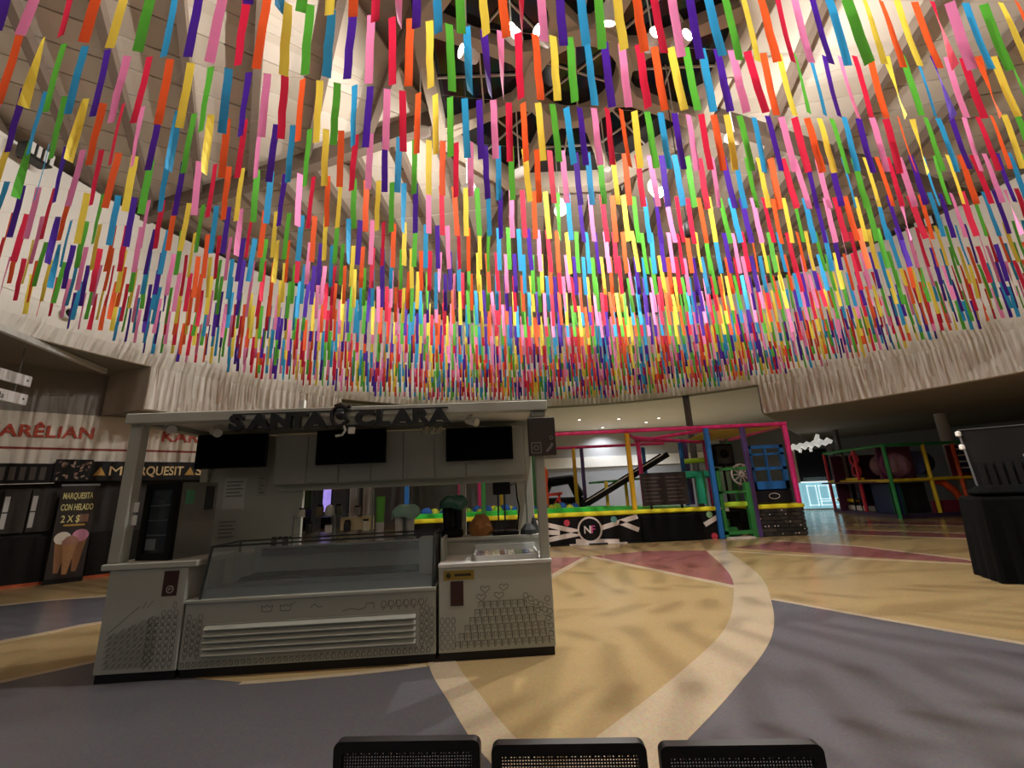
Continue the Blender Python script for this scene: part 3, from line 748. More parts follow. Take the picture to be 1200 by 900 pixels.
def art_right(b):
    Y = -0.0015
    for r_ in range(6):
        x0 = (0.16, 0.20, 0.26, 0.31, 0.36, 0.40)[r_]; x1 = (1.08, 1.05, 1.02, 0.98, 0.92, 0.86)[r_]; z = 0.12 + r_ * 0.070; x = x0
        while x < x1:
            b.line([(x, z), (x, z + 0.055), (x + 0.05, z + 0.055), (x + 0.05, z)], 0.005, Y)
            b.line([(x + 0.012, z + 0.055), (x + 0.012, z + 0.02), (x + 0.038, z + 0.02), (x + 0.038, z + 0.055)], 0.004, Y)
            b.line([(x + 0.055, z - 0.01), (x + 0.055, z + 0.065)], 0.006, Y)
            x += 0.068
    for (x, z) in ((0.47, 0.64), (0.43, 0.565), (0.66, 0.65), (0.61, 0.575)):
        b.line([(x, z - 0.035), (x - 0.045, z), (x - 0.045, z + 0.025), (x - 0.015, z + 0.03), (x, z + 0.012), (x + 0.02, z + 0.03), (x + 0.045, z + 0.022), (x + 0.045, z), (x, z - 0.035)], 0.006, Y)
    for k in range(4):
        for j in range(3): b.line(ringpts(0.035 + j * 0.055, 0.14 + k * 0.075, 0.02, 0.032, 8), 0.005, Y)
    for (x, z) in ((0.88, 0.56), (0.93, 0.53), (0.98, 0.49), (1.03, 0.47), (1.07, 0.42), (1.12, 0.40), (1.10, 0.52), (1.00, 0.42), (1.10, 0.34), (1.12, 0.27), (1.12, 0.20)):
        b.line(ringpts(x, z, 0.027, 0.027, 8), 0.006, Y); b.line([(x - 0.03, z - 0.04), (x + 0.02, z - 0.06)], 0.005, Y)
    b.line([(0.88, 0.53), (0.88, 0.44)], 0.005, Y)
o = kpart('printed_drawing', M_INK, art_right, c); o['kind'] = 'stuff'
# toppings tray on it
t = kthing('toppings_tray', 'open white-framed tray of toppings under a glass lid', 'tray', 3.56, 0.06, 0.90)
kpart('frame', M_KW, lambda b: (b.box(0, 0.68, 0, 0.02, 0, 0.05), b.box(0, 0.68, 0.42, 0.44, 0, 0.11), b.box(0, 0.02, 0, 0.44, 0, 0.07), b.box(0.66, 0.68, 0, 0.44, 0, 0.07), b.box(0.33, 0.35, 0.02, 0.42, 0, 0.06), b.box(0.02, 0.66, 0.02, 0.42, 0, 0.01)), t)
kpart('lid', M_GLASS, lambda b: b.add([(0.0, 0, 0.06), (0.68, 0, 0.06), (0.68, 0.43, 0.12), (0, 0.43, 0.12), (0.0, 0, 0.065), (0.68, 0, 0.065), (0.68, 0.43, 0.125), (0, 0.43, 0.125)], [(3, 2, 1, 0), (4, 5, 6, 7), (0, 1, 5, 4), (1, 2, 6, 5), (2, 3, 7, 6), (3, 0, 4, 7)]), t)
tc_ = ['6B3E36', 'C9B58A', 'D8CFA2', '8C6A3C', 'E4DFC8', '7C8A5A', '3B3F6E', 'B9B0A0']
for i in range(8):
    cc = MB(); cx_ = 0.065 + 0.083 * i
    for kx in range(3):
        for ky in range(5): cc.ball((cx_ + (kx - 1) * 0.024 + rk.uniform(-.004, .004), 0.06 + ky * 0.075, 0.025 + rk.uniform(0, .012)), 0.022, 6, 4)
    o = cc.build('topping', mat('topping_' + tc_[i], tc_[i], 0.6, var=0.3, scale=40), t); o['kind'] = 'stuff'

# ---- hanging wall cabinets with doors
for i, (x0, x1, lab) in enumerate(((0.98, 1.80, 'grey hanging cupboard behind the middle screen, next to the notice panel'), (1.80, 2.62, 'grey hanging cupboard behind the middle screen, over the glass shelf'),
                             (2.62, 3.44, 'grey hanging cupboard between the two right screens'), (3.44, 4.215, 'grey hanging cupboard behind the screen nearest the brown sign'))):
    c = kthing('hanging_cupboard', lab, 'cupboard', x0, 0.98, 1.80)
    w = x1 - x0
    kpart('carcass', M_KG, lambda b: b.box(0.002, w - 0.002, 0.02, 0.18, 0.0, 0.64), c)
    for k in range(2):
        d_ = kpart('door', M_KG, lambda b: b.box(0.004 + k * w / 2, (k + 1) * w / 2 - 0.004, 0.0, 0.02, 0.01, 0.63), c)
        kpart('lock', M_GAS, lambda b: b.lathe([(0.012, -0.004), (0.012, 0.0)], ((0.06 if k else w / 2 - 0.06) + (w / 2 if k else 0), 0, 0.06), 10, axis='y'), d_)
# ---- screens
for (x0, x1, z0, z1, y_, lab) in ((0.03, 0.90, 2.03, 2.46, 0.90, 'black flat screen hung in front of the notice panel'), (1.54, 2.42, 2.02, 2.46, 0.86, 'black flat screen hung under the sign emblem'), (3.19, 4.06, 2.00, 2.43, 0.86, 'black flat screen hung beside the small year lettering')):
    t = kthing('screen', lab, 'screen', x0, y_, z0)
    w, h = x1 - x0, z1 - z0
    kpart('bezel', M_BLK, lambda b: b.bbox(0, w, 0, 0.05, 0, h, 0.006), t)
    kpart('panel', mat('screen_glass', '030408', 0.25, var=0.0, spec=0.08), lambda b: b.box(0.012, w - 0.012, -0.002, 0.001, 0.014, h - 0.012), t)
    kpart('bracket', M_GAS, lambda b: b.box(w / 2 - 0.1, w / 2 + 0.1, 0.05, (0.272 if x0 < 0.5 else 0.12), h / 2 - 0.1, h / 2 + 0.1), t)
# ---- sign letters standing along the front beam
M_LET = mat('letter_black', '121417', 0.4)
sg_ = kthing('shop_sign', 'black raised SANTA CLARA letters with swirl emblem along the kiosk beam', 'sign', 0.99, -0.06, 2.36)
LW = [('S', 0.0), ('A', 0.21), ('N', 0.42), ('T', 0.62), ('A', 0.80), ('C', 1.32), ('L', 1.54), ('A', 1.73), ('R', 1.93), ('A', 2.13)]
for ch, x in LW:
    text_obj(ch, 0.225, 0.06, M_LET, sg_, (x, 0.0, 0.0), fat=0.012, sx=1.3, name='letter')
kpart('emblem', M_LET, lambda b: (b.tube([(1.15 + 0.10 * math.cos(a) * (1 - 0.04 * a), 0, 0.11 + 0.11 * math.sin(a)) for a in [0.5 + 0.3 * k for k in range(17)]], 0.022, 8), b.tube([(1.09, 0, 0.22), (1.15, 0, 0.24), (1.21, 0, 0.20), (1.26, 0, 0.22)], 0.022, 8), b.tube([(1.15, 0, 0.16), (1.20, 0, 0.10), (1.24, 0, 0.05), (1.19, 0, 0.02)], 0.026, 8), b.ball((1.16, 0, 0.12), 0.055, 10, 6)), sg_, True)
kpart('emblem_tail', M_KG, lambda b: b.tube([(1.20, -0.01, 0.0), (1.22, -0.01, -0.05), (1.19, -0.01, -0.10), (1.12, -0.01, -0.11)], 0.014, 8), sg_, True)
kpart('emblem_cup', M_KW, lambda b: b.bbox(1.25, 1.32, -0.02, 0.01, -0.09, -0.02, 0.006), sg_)
text_obj('1924', 0.115, 0.02, mat('year_gold', '6E6B52', 0.5, metal=0.3), sg_, (2.00, -0.01, -0.125), name='year', fat=0.003, sx=1.15)
kpart('letter_rail', M_LET, lambda b: (b.box(0.0, 2.32, 0.02, 0.035, 0.165, 0.178), b.box(0.0, 2.32, 0.02, 0.035, 0.0, 0.012)), sg_)
# brown square sign on the right post
t = kthing('square_sign', 'dark brown square sign with two small emblems on the right post', 'sign', 4.19, -0.05, 1.96)
kpart('board', mat('board_brown', '2A201A', 0.6), lambda b: b.bbox(0, 0.30, 0, 0.08, 0, 0.42, 0.006), t)
kpart('emblem', mat('emblem_grey', '6B675F', 0.6), lambda b: (b.line([(0.03, 0.03), (0.13, 0.03), (0.13, 0.14), (0.03, 0.14), (0.03, 0.03)], 0.012, -0.003), b.line(ringpts(0.08, 0.085, 0.025), 0.012, -0.003), b.line([(0.19, 0.04), (0.24, 0.09), (0.26, 0.13)], 0.03, -0.003), b.line(ringpts(0.25, 0.19, 0.018), 0.010, -0.003)), t)
# small white projector heads under the beam
for (x, y_, lab) in ((0.15, 0.24, 'small white track light by the left kiosk post'), (0.42, 0.62, 'small white track light in front of the left screen'), (3.55, 0.50, 'small white track light in front of the right screen')):
    t = kthing('track_light', lab, 'track light', x, y_, 2.535)
    kpart('arm', M_CAN, lambda b: b.tube([(0, 0, 0), (0, 0, -0.07)], 0.012, 6), t)
    kpart('head', M_CAN, lambda b: b.tube([(-0.06, 0.05, -0.06), (0.06, -0.05, -0.11)], [0.045, 0.05], 12), t, True)

# ---- things standing on the kiosk counters
t = kthing('drinks_cooler', 'black framed glass-door counter cooler on the left cabinet', 'cooler', 0.03, 0.20, 1.06, -0.28)
kpart('cabinet', M_STEEL, lambda b: b.box(0, 0.43, 0.05, 0.48, 0.0, 0.78), t)
d_ = kpart('door_frame', M_BLK, lambda b: (b.box(0, 0.43, 0, 0.05, 0, 0.07), b.box(0, 0.43, 0, 0.05, 0.71, 0.78), b.box(0, 0.07, 0, 0.05, 0.07, 0.71), b.box(0.36, 0.43, 0, 0.05, 0.07, 0.71)), t)
kpart('door_glass', mat('cooler_glass', '2B3138', 0.12), lambda b: b.box(0.07, 0.36, 0.02, 0.04, 0.07, 0.71), d_)
kpart('price_card', mat('card_grey', '6E7478', 0.6), lambda b: b.box(0.09, 0.22, 0.012, 0.018, 0.10, 0.21), d_)
for zz in (0.24, 0.39, 0.54): kpart('shelf_edge', mat('shelf_edge', '4A545C', 0.4), lambda b: b.box(0.075, 0.355, 0.014, 0.02, zz, zz + 0.012), t)
kpart('status_sticker', mat('sticker_green', '4E8A68', 0.5), lambda b: b.box(0.431, 0.434, 0.10, 0.20, 0.55, 0.70), t)
kpart('vent_panel', M_GAS, lambda b: b.box(0.431, 0.436, 0.33, 0.44, 0.48, 0.74), t)
for i_, (x, z) in enumerate(((-0.02, 1.55), (-0.03, 1.42))):
    tg = kthing('paper_tag', 'small white paper tag stuck beside the left kiosk post', 'tag', 0.008, 0.10, z, 0, 'white tags by the left post')
    kpart('sheet', mat('paper_white', 'E8E8E6', 0.7), lambda b: b.box(0, 0.05, 0.0, 0.004, 0, 0.10), tg)
# back counter inside the kiosk
c = kthing('back_counter', 'grey back counter inside the kiosk carrying the glass shelf', 'counter', 0.98, 0.88)
kpart('worktop', M_KW, lambda b: b.bbox(0, 2.20, 0, 0.26, 0.96, 1.0, 0.006), c)
kpart('body', M_KG, lambda b: b.box(0.02, 2.18, 0.02, 0.26, 0.0, 0.96), c)
# glass shelf stand
t = kthing('glass_shelf', 'two-tier glass shelf stand behind the freezer', 'shelf', 1.30, 0.90, 1.0)
for zz in (0.18, 0.38): kpart('shelf', M_GLASS, lambda b: b.box(0, 0.98, 0, 0.20, zz, zz + 0.012), t)
for xx in (0.0, 0.50, 0.96): kpart('upright', M_STEEL, lambda b: b.box(xx, xx + 0.02, 0.0, 0.02, 0, 0.70 if xx > 0.9 else 0.42), t)
kpart('floor_view_plate', mat('lit_floor_tint', 'E8D2A0', 0.6), lambda b: b.box(0.52, 0.94, 0.19, 0.20, 0.20, 0.36), t)  # added plate, its warm colour stands in for the lit floor beyond
def jar(x, y, z, r, h, col, lab, cap=True, rough=0.4):
    q = kthing('jar', lab, 'jar', x, y, z, 0)
    kpart('body', mat('jar_' + col, col, rough), lambda b: b.lathe([(0.001, 0), (r, 0), (r, h * 0.75), (r * 0.75, h * 0.86), (0.001, h * 0.86)], (0, 0, 0), 14), q, True)
    if cap: kpart('lid', M_BLK, lambda b: b.lathe([(r * 0.8, h * 0.84), (r * 0.8, h), (0.001, h)], (0, 0, 0), 14), q, True)
jl = [('C8C4BC', 'squat pale jar'), ('24211F', 'black canister'), ('6B5A3A', 'brown syrup jar'), ('D9D6D0', 'white sugar jar'), ('3E4636', 'olive jar'), ('1C1C22', 'dark blue canister'), ('8C8A84', 'grey tin'), ('E2D9C4', 'cream jar')]
for i, (cc, nm) in enumerate(jl):
    jar(1.36 + 0.115 * i, 1.0, 1.192 if i % 2 else 1.392, 0.042, 0.14 if i % 3 else 0.11, cc, nm + (' on the lower glass tier' if i % 2 else ' on the upper glass tier'))
for i, (cc, nm) in enumerate((('2A2A2C', 'short black canister'), ('B9B5AA', 'pale ribbed jar'), ('3A2E28', 'dark cocoa jar'), ('CFCAC0', 'milk white jar'))):
    jar(1.06 + 0.07 * i, 0.98, 1.0, 0.032, 0.17, cc, nm + ' on the counter by the notice panel')
q = kthing('white_dome', 'white plastic dome on the upper glass tier', 'dome', 1.70, 1.02, 1.392)
kpart('shell', M_KW, lambda b: b.lathe([(0.055, 0), (0.055, 0.07), (0.04, 0.12), (0.001, 0.14)], (0, 0, 0), 16), q, True)
q = kthing('paper_cone', 'tall green paper cup beside the glass shelf', 'cup', 2.36, 0.93, 1.0)
kpart('cup', mat('cup_green', '6EBE48', 0.6), lambda b: b.lathe([(0.045, 0.28), (0.058, 0.60), (0.052, 0.60), (0.04, 0.30)], (0, 0, 0), 16), q, True)
kpart('holder', M_KW, lambda b: b.lathe([(0.001, 0), (0.05, 0), (0.05, 0.29), (0.001, 0.29)], (0, 0, 0), 12), q, True)
# two covered machines
def covered(x, y, z, dark, lab):
    q = kthing('mixer', lab, 'mixer', x, y, z)
    kpart('base', M_BLK, lambda b: b.bbox(-0.13, 0.13, -0.10, 0.10, 0, 0.10, 0.02), q)
    for sx in (-0.07, 0.07):
        kpart('beaker', M_BLK if dark else M_KW, lambda b: b.lathe([(0.001, 0.10), (0.042, 0.10), (0.055, 0.36), (0.05, 0.38), (0.001, 0.38)], (sx, -0.02, 0), 14), q, True)
    kpart('column', M_GAS if dark else M_STEEL, lambda b: b.bbox(-0.05, 0.05, 0.03, 0.09, 0.10, 0.40, 0.01), q)
    v = []; n = 20
    for j, (rx, z_) in enumerate(((0.17, 0.33), (0.175, 0.38), (0.16, 0.43), (0.12, 0.47), (0.03, 0.485))):
        for i in range(n):
            a = 2 * PI * i / n; w_ = 1 + 0.08 * math.sin(5 * a + j) + rk.uniform(-.03, .03)
            v.append((rx * math.cos(a) * w_, rx * 0.72 * math.sin(a) * w_, z_ + 0.018 * math.sin(3 * a + 1) * (1 if j < 4 else 0.2)))
    f = [(j * n + i, j * n + (i + 1) % n, j * n + n + (i + 1) % n, j * n + n + i) for j in range(4) for i in range(n)] + [tuple(range(4 * n, 5 * n))]
    kpart('plastic_cover', mat('plastic_green_dark', '2E5C4C', 0.3) if dark else mat('plastic_green', '8FB5A5', 0.3), lambda b: b.add(v, f), q, True)
covered(2.66, 0.98, 1.0, False, 'pale twin-beaker drink mixer under a crumpled green plastic cover')
covered(3.28, 0.76, 1.09, True, 'black drink dispenser under a dark green plastic cover')
q = kthing('tray_box', 'flat black tray between the two covered machines', 'tray', 2.84, 0.92, 1.0)
kpart('pan', M_GAS, lambda b: b.bbox(0, 0.26, 0, 0.20, 0, 0.09, 0.01), q)
# brown wafer bag
q = kthing('wafer_bag', 'crumpled brown paper bag on the raised counter', 'bag', 3.62, 0.76, 1.09)
v = []; n = 18
for j, (rx, z_) in enumerate(((0.12, 0), (0.145, 0.07), (0.14, 0.12), (0.10, 0.19), (0.05, 0.235), (0.01, 0.24))):
    for i in range(n):
        a = 2 * PI * i / n; w_ = 1 + 0.10 * math.sin(4 * a + 2 * j) + rk.uniform(-.05, .05)
        v.append((rx * math.cos(a) * w_, rx * 0.6 * math.sin(a) * w_, z_ + (0.02 * math.sin(3 * a) if 0 < j < 5 else 0)))
kpart('paper', mat('kraft_paper', '9A6632', 0.7, var=0.2, scale=12), lambda b: b.add(v, [(j * n + i, j * n + (i + 1) % n, j * n + n + (i + 1) % n, j * n + n + i) for j in range(5) for i in range(n)]), q)
# black till on a pole stand
q = kthing('card_terminal', 'black till screen on two slim poles by the right post', 'till', 3.88, 0.74, 1.09)
kpart('base', M_BLK, lambda b: b.bbox(-0.12, 0.20, -0.10, 0.12, 0, 0.05, 0.015), q)
kpart('pole', M_GAS, lambda b: (b.box(-0.05, -0.03, 0, 0.02, 0.05, 0.50), b.box(0.03, 0.05, 0, 0.02, 0.05, 0.50)), q)
kpart('screen_head', M_BLK, lambda b: b.bbox(-0.10, 0.12, -0.03, 0.03, 0.47, 0.62, 0.01), q)
kpart('cable', M_BLK, lambda b: b.tube([(0.12, 0.0, 0.58), (0.19, 0.02, 0.60), (0.20, 0.02, 0.42), (0.22, 0.0, 0.30), (0.18, -0.02, 0.05)], 0.010, 6), q, True)
q = kthing('rolled_apron', 'heap of black cloth on the raised counter beside the till', 'cloth', 4.14, 0.70, 1.09)
kpart('fold', M_GAS, lambda b: (b.lathe([(0.001, 0.13), (0.05, 0.11), (0.10, 0.05), (0.11, 0.0), (0.001, 0)], (0.06, 0, 0), 9), b.lathe([(0.001, 0.20), (0.02, 0.17), (0.07, 0.02), (0.05, 0)], (0.13, 0.03, 0), 7)), q)

# ================================================================== LEFT SHOP : wafer booth
M_BOOTH = mat('booth_black', '0E0B09', 0.5, spec=0.25)
def sthing(name, label, cat, x, y, z=0, rz=0, group=None):
    return thing(name, label, cat, sw(x, y, z), SA + rz, group)
B = sthing('wafer_booth', 'black booth with MARQUESITAS header in front of the cream fascia', 'booth', -1.4, 0)
def bp_(name, M, fn, parent=None, smooth=False):
    b = MB(); fn(b); return b.build(name, M, parent or B, smooth)
bp_('counter', M_BOOTH, lambda b: b.box(0.0, 2.05, -0.06, 0.22, 0.06, 1.05))
bp_('plinth', mat('plinth_orange', 'B4532C', 0.5), lambda b: b.box(-2.0, 5.6, -0.09, 0.22, 0.0, 0.06))
bp_('counter', M_BOOTH, lambda b: b.box(2.70, 5.5, 0.0, 0.22, 0.06, 1.05))
bp_('back_board', mat('booth_dark_brown', '1F1712', 0.6), lambda b: b.box(-2.0, 5.6, 0.22, 0.28, 0.06, 2.66))
hd = bp_('header', M_BOOTH, lambda b: b.box(2.50, 5.6, -0.10, 0.22, 2.28, 2.76))
M_GOLD = mat('letter_gold', 'D9BE8A', 0.5)
text_obj('M', 0.33, 0.02, M_GOLD, hd, (2.82, -0.115, 2.41), name='lettering', fit=0.24)
text_obj('RQUESIT', 0.33, 0.02, M_GOLD, hd, (3.40, -0.115, 2.41), name='lettering', fat=0.006, fit=0.92)
text_obj('S', 0.33, 0.02, M_GOLD, hd, (4.60, -0.115, 2.41), name='lettering', fat=0.006, fit=0.15)
M_WAF = mat('wafer_gold', 'B58B3C', 0.6, var=0.3, scale=60)
for x in (2.54, 3.13, 4.36): bp_('wafer_triangle', M_WAF, lambda b: b.prism_y([(x - 0.0, 2.41), (x + 0.22, 2.41), (x + 0.11, 2.63)], -0.125, -0.10), hd)
pn = bp_('pattern_panel', M_BOOTH, lambda b: b.box(1.85, 2.50, -0.08, 0.22, 2.28, 2.80))
rb = random.Random(2)
for k in range(26):
    x, z, a = rb.uniform(1.90, 2.46), rb.uniform(2.33, 2.74), rb.uniform(0, PI); s1, s2 = rb.uniform(.03, .055), rb.uniform(.015, .03)
    P = [(x + s1 * math.cos(q) * math.cos(a) - s2 * math.sin(q) * math.sin(a), z + s1 * math.cos(q) * math.sin(a) + s2 * math.sin(q) * math.cos(a)) for q in [2 * PI * i / 6 for i in range(6)]]
    bp_('printed_sweet', mat('sweet_%d' % (k % 3), ('8A6D5C', '9C8A78', '6E4F44')[k % 3], 0.6), lambda b: b.prism_y(P, -0.085, -0.08), pn)
bp_('side_header', M_BOOTH, lambda b: b.box(0.85, 1.85, -0.02, 0.22, 2.24, 2.70))
for k in range(5): bp_('faded_motif', mat('motif_grey', '4A423C', 0.7), lambda b: b.bbox(0.98 + 0.16 * k, 1.08 + 0.16 * k, -0.03, -0.02, 2.32, 2.62, 0.004))
# menu boards, white light strips
for x0 in (1.15, 1.58):
    bp_('menu_board', mat('menu_dark', '2C241E', 0.5), lambda b: b.box(x0, x0 + 0.40, 0.10, 0.14, 1.15, 2.12))
    for zz in (1.25, 1.62): bp_('menu_strip', mat('menu_white', 'BDBBB8', 0.6), lambda b: b.box(x0 + 0.02, x0 + 0.10, 0.09, 0.10, zz, zz + 0.34))
bp_('shelf_lamp', mat('lamp_white_on', 'EDEAE2', 0.4), lambda b: (b.tube([(0.78, -0.1, 2.18), (0.90, -0.2, 2.22)], 0.03, 8), b.tube([(0.90, -0.15, 2.22), (1.9, -0.15, 2.24)], 0.008, 6)))
for k in range(4): bp_('leaflet', mat('leaflet_%d' % k, ('57483C', '6A5A55', '4C5058', '7A6A58')[k], 0.7), lambda b: b.box(0.12 + 0.22 * k, 0.28 + 0.22 * k, -0.075, -0.06, 0.25 + 0.12 * (k % 2), 0.80))
# poster stand
t = sthing('poster_stand', 'tall roll-up poster reading MARQUESITA CON HELADO with three ice cream cones', 'poster', 0.66, -0.32)
b = MB(); b.box(0, 0.62, 0.0, 0.03, 0.10, 2.16); b.build('poster', mat('poster_brown', '241911', 0.6), t)
b = MB(); b.box(-0.02, 0.64, -0.05, 0.09, 0.0, 0.10); b.build('foot', M_BOOTH, t)
b = MB(); b.box(-0.02, 0.64, -0.01, 0.04, 2.16, 2.20); b.build('top_rail', M_STEEL, t)
M_PY = mat('print_cream', 'D8CF8A', 0.6)
for s_, z, sz, x_, sx_ in (('MARQUESITA', 1.86, 0.20, 0.04, 0.42), ('CON HELADO', 1.60, 0.20, 0.04, 0.42), ('2 X $', 1.33, 0.22, 0.08, 0.62)):
    text_obj(s_, sz, 0.004, M_PY, t, (x_, -0.006, z), name='poster_lettering', fat=0.004, sx=sx_)
b = MB(); b.box(0.36, 0.54, -0.004, 0.0, 1.32, 1.50); b.build('print_patch', mat('print_tan', '7A5A44', 0.6), t)
b = MB(); b.box(0.14, 0.50, -0.004, 0.0, 1.24, 1.28); b.build('print_line', M_WAF, t)
for (x, z, c_, nm) in ((0.17, 0.98, 'D9CFC0', 'scoop'), (0.46, 1.02, 'C987A0', 'scoop'), (0.31, 0.88, '9C6E5C', 'scoop')):
    b = MB(); b.lathe([(0.14, -0.004 - 0.001 * (x == 0.31)), (0.001, -0.006 - 0.004 * (x == 0.31))], (x, 0, z), 18, axis='y'); b.build('printed_scoop', mat('scoop_' + c_, c_, 0.7, var=0.2, scale=30), t)
    b = MB(); y_ = -0.003 - 0.005 * (x == 0.31); b.add([(x - 0.115, y_, z - 0.06), (x + 0.115, y_, z - 0.06), (x + 0.035, y_, 0.18 + 0.3 * abs(x - 0.31)), (x - 0.045, y_, 0.18 + 0.3 * abs(x - 0.31))], [(3, 2, 1, 0)]); b.build('printed_cone', mat('cone_%d' % int(x * 100), ('A87B52' if x == 0.31 else '8C6240'), 0.7, var=0.3, scale=25), t)

# corridor signs
t = thing('direction_sign', 'white hanging Salida direction sign with arrow, lower of the pair', 'sign', (-10.36, 8.82, 0), math.atan2(2.22, -0.46) + PI + PI)
def hang_sign(lab, z0, z1, txt, zt):
    dx, dy = -0.46, 2.22; L_ = math.hypot(dx, dy); a = math.atan2(dy, dx)
    o = thing('direction_sign', lab, 'sign', (-9.90, 6.60, 0), a)
    b = MB(); b.bbox(0, L_, 0, 0.05, z0, z1, 0.008); b.build('board', mat('sign_white', 'E4E2E2', 0.5), o)
    b = MB(); b.tube([(0.3, 0.025, z1), (0.3, 0.025, zt)], 0.01, 6); b.tube([(L_ - 0.3, 0.025, z1), (L_ - 0.3, 0.025, zt)], 0.01, 6); b.build('hanger', M_STEEL, o)
    text_obj(txt, 0.17, 0.006, mat('sign_grey', '5A5656', 0.6), o, (0.35 if len(txt) > 8 else 1.35, -0.004, z0 + 0.05), name='lettering')
    b = MB(); b.prism_y([(L_ - 0.12, z0 + 0.09), (L_ - 0.07, z0 + 0.12), (L_ - 0.12, z0 + 0.15)], -0.006, 0); b.build('arrow', MATS['sign_grey'], o)
bpy.data.objects.remove(t)
hang_sign('white hanging sign board, upper of the pair in the corridor', 4.20, 4.43, '', 5.05)
hang_sign('white hanging Salida sign board, lower of the pair in the corridor', 3.80, 4.03, 'Salida', 4.20)
t = thing('ceiling_batten', 'long white light batten under the corridor ceiling', 'light', (-9.75, 8.1, 5.0), math.atan2(2.0, -0.5))
b = MB(); b.bbox(-3.0, 2.3, -0.05, 0.05, -0.08, 0.05, 0.01); b.build('housing', M_KW, t)
b = MB(); b.box(-2.95, 2.25, 0.05, 0.6, -0.02, 0.055); b.build('tray', M_SOFF, t)

# ================================================================== PLAYGROUND WITH PINK RAILS
def pm(name, c, rough=0.45, **k): return mat(name, c, rough, **k)
M_PINK = pm('rail_pink', 'E0307E'); M_YEL = pm('pad_yellow', 'E8E02C'); M_GRN = pm('turf_green', '3FCB4A'); M_BLU = pm('post_blue', '1F63A8')
M_PUR = pm('post_purple', '55407A'); M_PYEL = pm('post_yellow', 'E0B428'); M_NBLK = pm('panel_black', '0C0B0D', 0.6, spec=0.2); M_MUR = pm('mural_white', 'D6CCC4', 0.6)
M_GREEND = pm('frame_green', '2F7A3C'); M_LIME = pm('pad_lime', 'B5E03A'); M_TEAL = pm('tube_teal', '35C9A0')
NF = thing('play_structure', 'indoor playground with pink top rails, green deck and black NF front', 'playground', (0, 13.1, 0))
def nf(name, M, fn, parent=None, smooth=False):
    b = MB(); fn(b); return b.build(name, M, parent or NF, smooth)
fp = nf('front_panel', M_NBLK, lambda b: b.box(-3.4, 5.92, 0.0, 0.12, 0.0, 0.78))
nf('side_panel', M_NBLK, lambda b: b.box(-3.4, -3.28, 0.12, 5.0, 0.0, 0.78))
nf('side_panel', M_NBLK, lambda b: b.box(5.80, 5.92, 0.12, 5.0, 0.0, 0.78))
nf('edge_pad', M_YEL, lambda b: b.bbox(-3.45, 5.97, -0.05, 0.22, 0.78, 0.90, 0.03))
nf('deck', M_GRN, lambda b: b.box(-3.28, 5.80, 0.22, 5.0, 0.70, 0.84))
nf('edge_pad', M_GRN, lambda b: b.bbox(-3.4, 2.4, 0.55, 0.75, 0.84, 1.02, 0.03))
nf('edge_pad', M_GRN, lambda b: b.add([(2.0, 0.5, 0.84), (5.6, 0.5, 0.84), (5.6, 1.6, 0.84), (2.0, 1.6, 0.84), (2.3, 0.8, 1.02), (3.2, 0.9, 0.98), (3.2, 1.5, 0.98), (2.3, 1.5, 1.02)], [(3, 2, 1, 0), (4, 5, 6, 7), (0, 1, 5, 4), (1, 2, 6, 5), (2, 3, 7, 6), (3, 0, 4, 7)]))
def stripe(x0, z0, x1, z1, w=0.13):
    l = math.hypot(x1 - x0, z1 - z0); nx, nz = -(z1 - z0) / l * w / 2, (x1 - x0) / l * w / 2
    nf('mural_stripe', M_MUR, lambda b: b.prism_y([(x0 + nx, z0 + nz), (x0 - nx, z0 - nz), (x1 - nx, z1 - nz), (x1 + nx, z1 + nz)][::-1], -0.006, 0.0), fp)
for a in ((0.1, 0.78, 1.73, 0.36), (0.1, 0.42, 1.2, 0.36), (0.1, 0.06, 1.74, 0.31), (2.42, 0.44, 3.50, 0.72), (2.95, 0.58, 3.50, 0.34), (1.65, 0.10, 2.9, 0.05), (5.42, 0.40, 5.86, 0.62)): stripe(*a)
lg = nf('logo_ring', M_MUR, lambda b: b.lathe([(0.31, -0.012), (0.36, -0.012), (0.36, 0.0)], (2.08, 0, 0.41), 32, axis='y'), fp)
nf('logo_disc', M_NBLK, lambda b: b.lathe([(0.001, -0.011), (0.315, -0.011)], (2.08, 0, 0.41), 32, axis='y'), fp)
text_obj('N', 0.30, 0.01, M_MUR, fp, (1.89, -0.016, 0.31), name='logo_letter', fat=0.004)
text_obj('F', 0.30, 0.01, pm('logo_pink', 'B84C84'), fp, (2.10, -0.016, 0.31), name='logo_letter', fat=0.004)
for (x, z, c_) in ((1.42, 0.62, 'C03A50'), (2.80, 0.66, '5FA0A0'), (5.60, 0.68, '7FA878'), (5.66, 0.08, 'B8384A')):
    nf('mural_dot', pm('dot_' + c_, c_), lambda b: b.lathe([(0.001, -0.008), (0.09, -0.008), (0.09, 0)], (x, 0, z), 16, axis='y'), fp)
nf('black_gate', pm('gate_black', '06070A', 0.8, spec=0.15), lambda b: (b.bbox(3.56, 5.32, -0.16, -0.02, 0.02, 0.72, 0.03),))
for k in range(7): nf('floor_mat_edge', M_MUR if k % 2 else M_NBLK, lambda b: b.box(-0.2 + 0.55 * k, 0.35 + 0.55 * k, -0.12, -0.01, 0.005, 0.03))
def post(x, y, z0, z1, M, w=0.13): nf('post', M, lambda b: b.bbox(x - w / 2, x + w / 2, y - w / 2, y + w / 2, z0, z1, 0.02))
post(3.47, 0.10, 0.90, 3.18, M_PYEL); post(5.86, -0.02, 0.0, 3.20, M_BLU, 0.14); post(6.98, 0.0, 0.0, 3.20, M_PUR, 0.13); post(8.28, 0.0, 0.88, 3.20, M_PINK, 0.12)
post(-3.3, 0.1, 0.90, 3.18, M_BLU); post(-1.0, 0.1, 0.90, 3.18, M_GREEND)
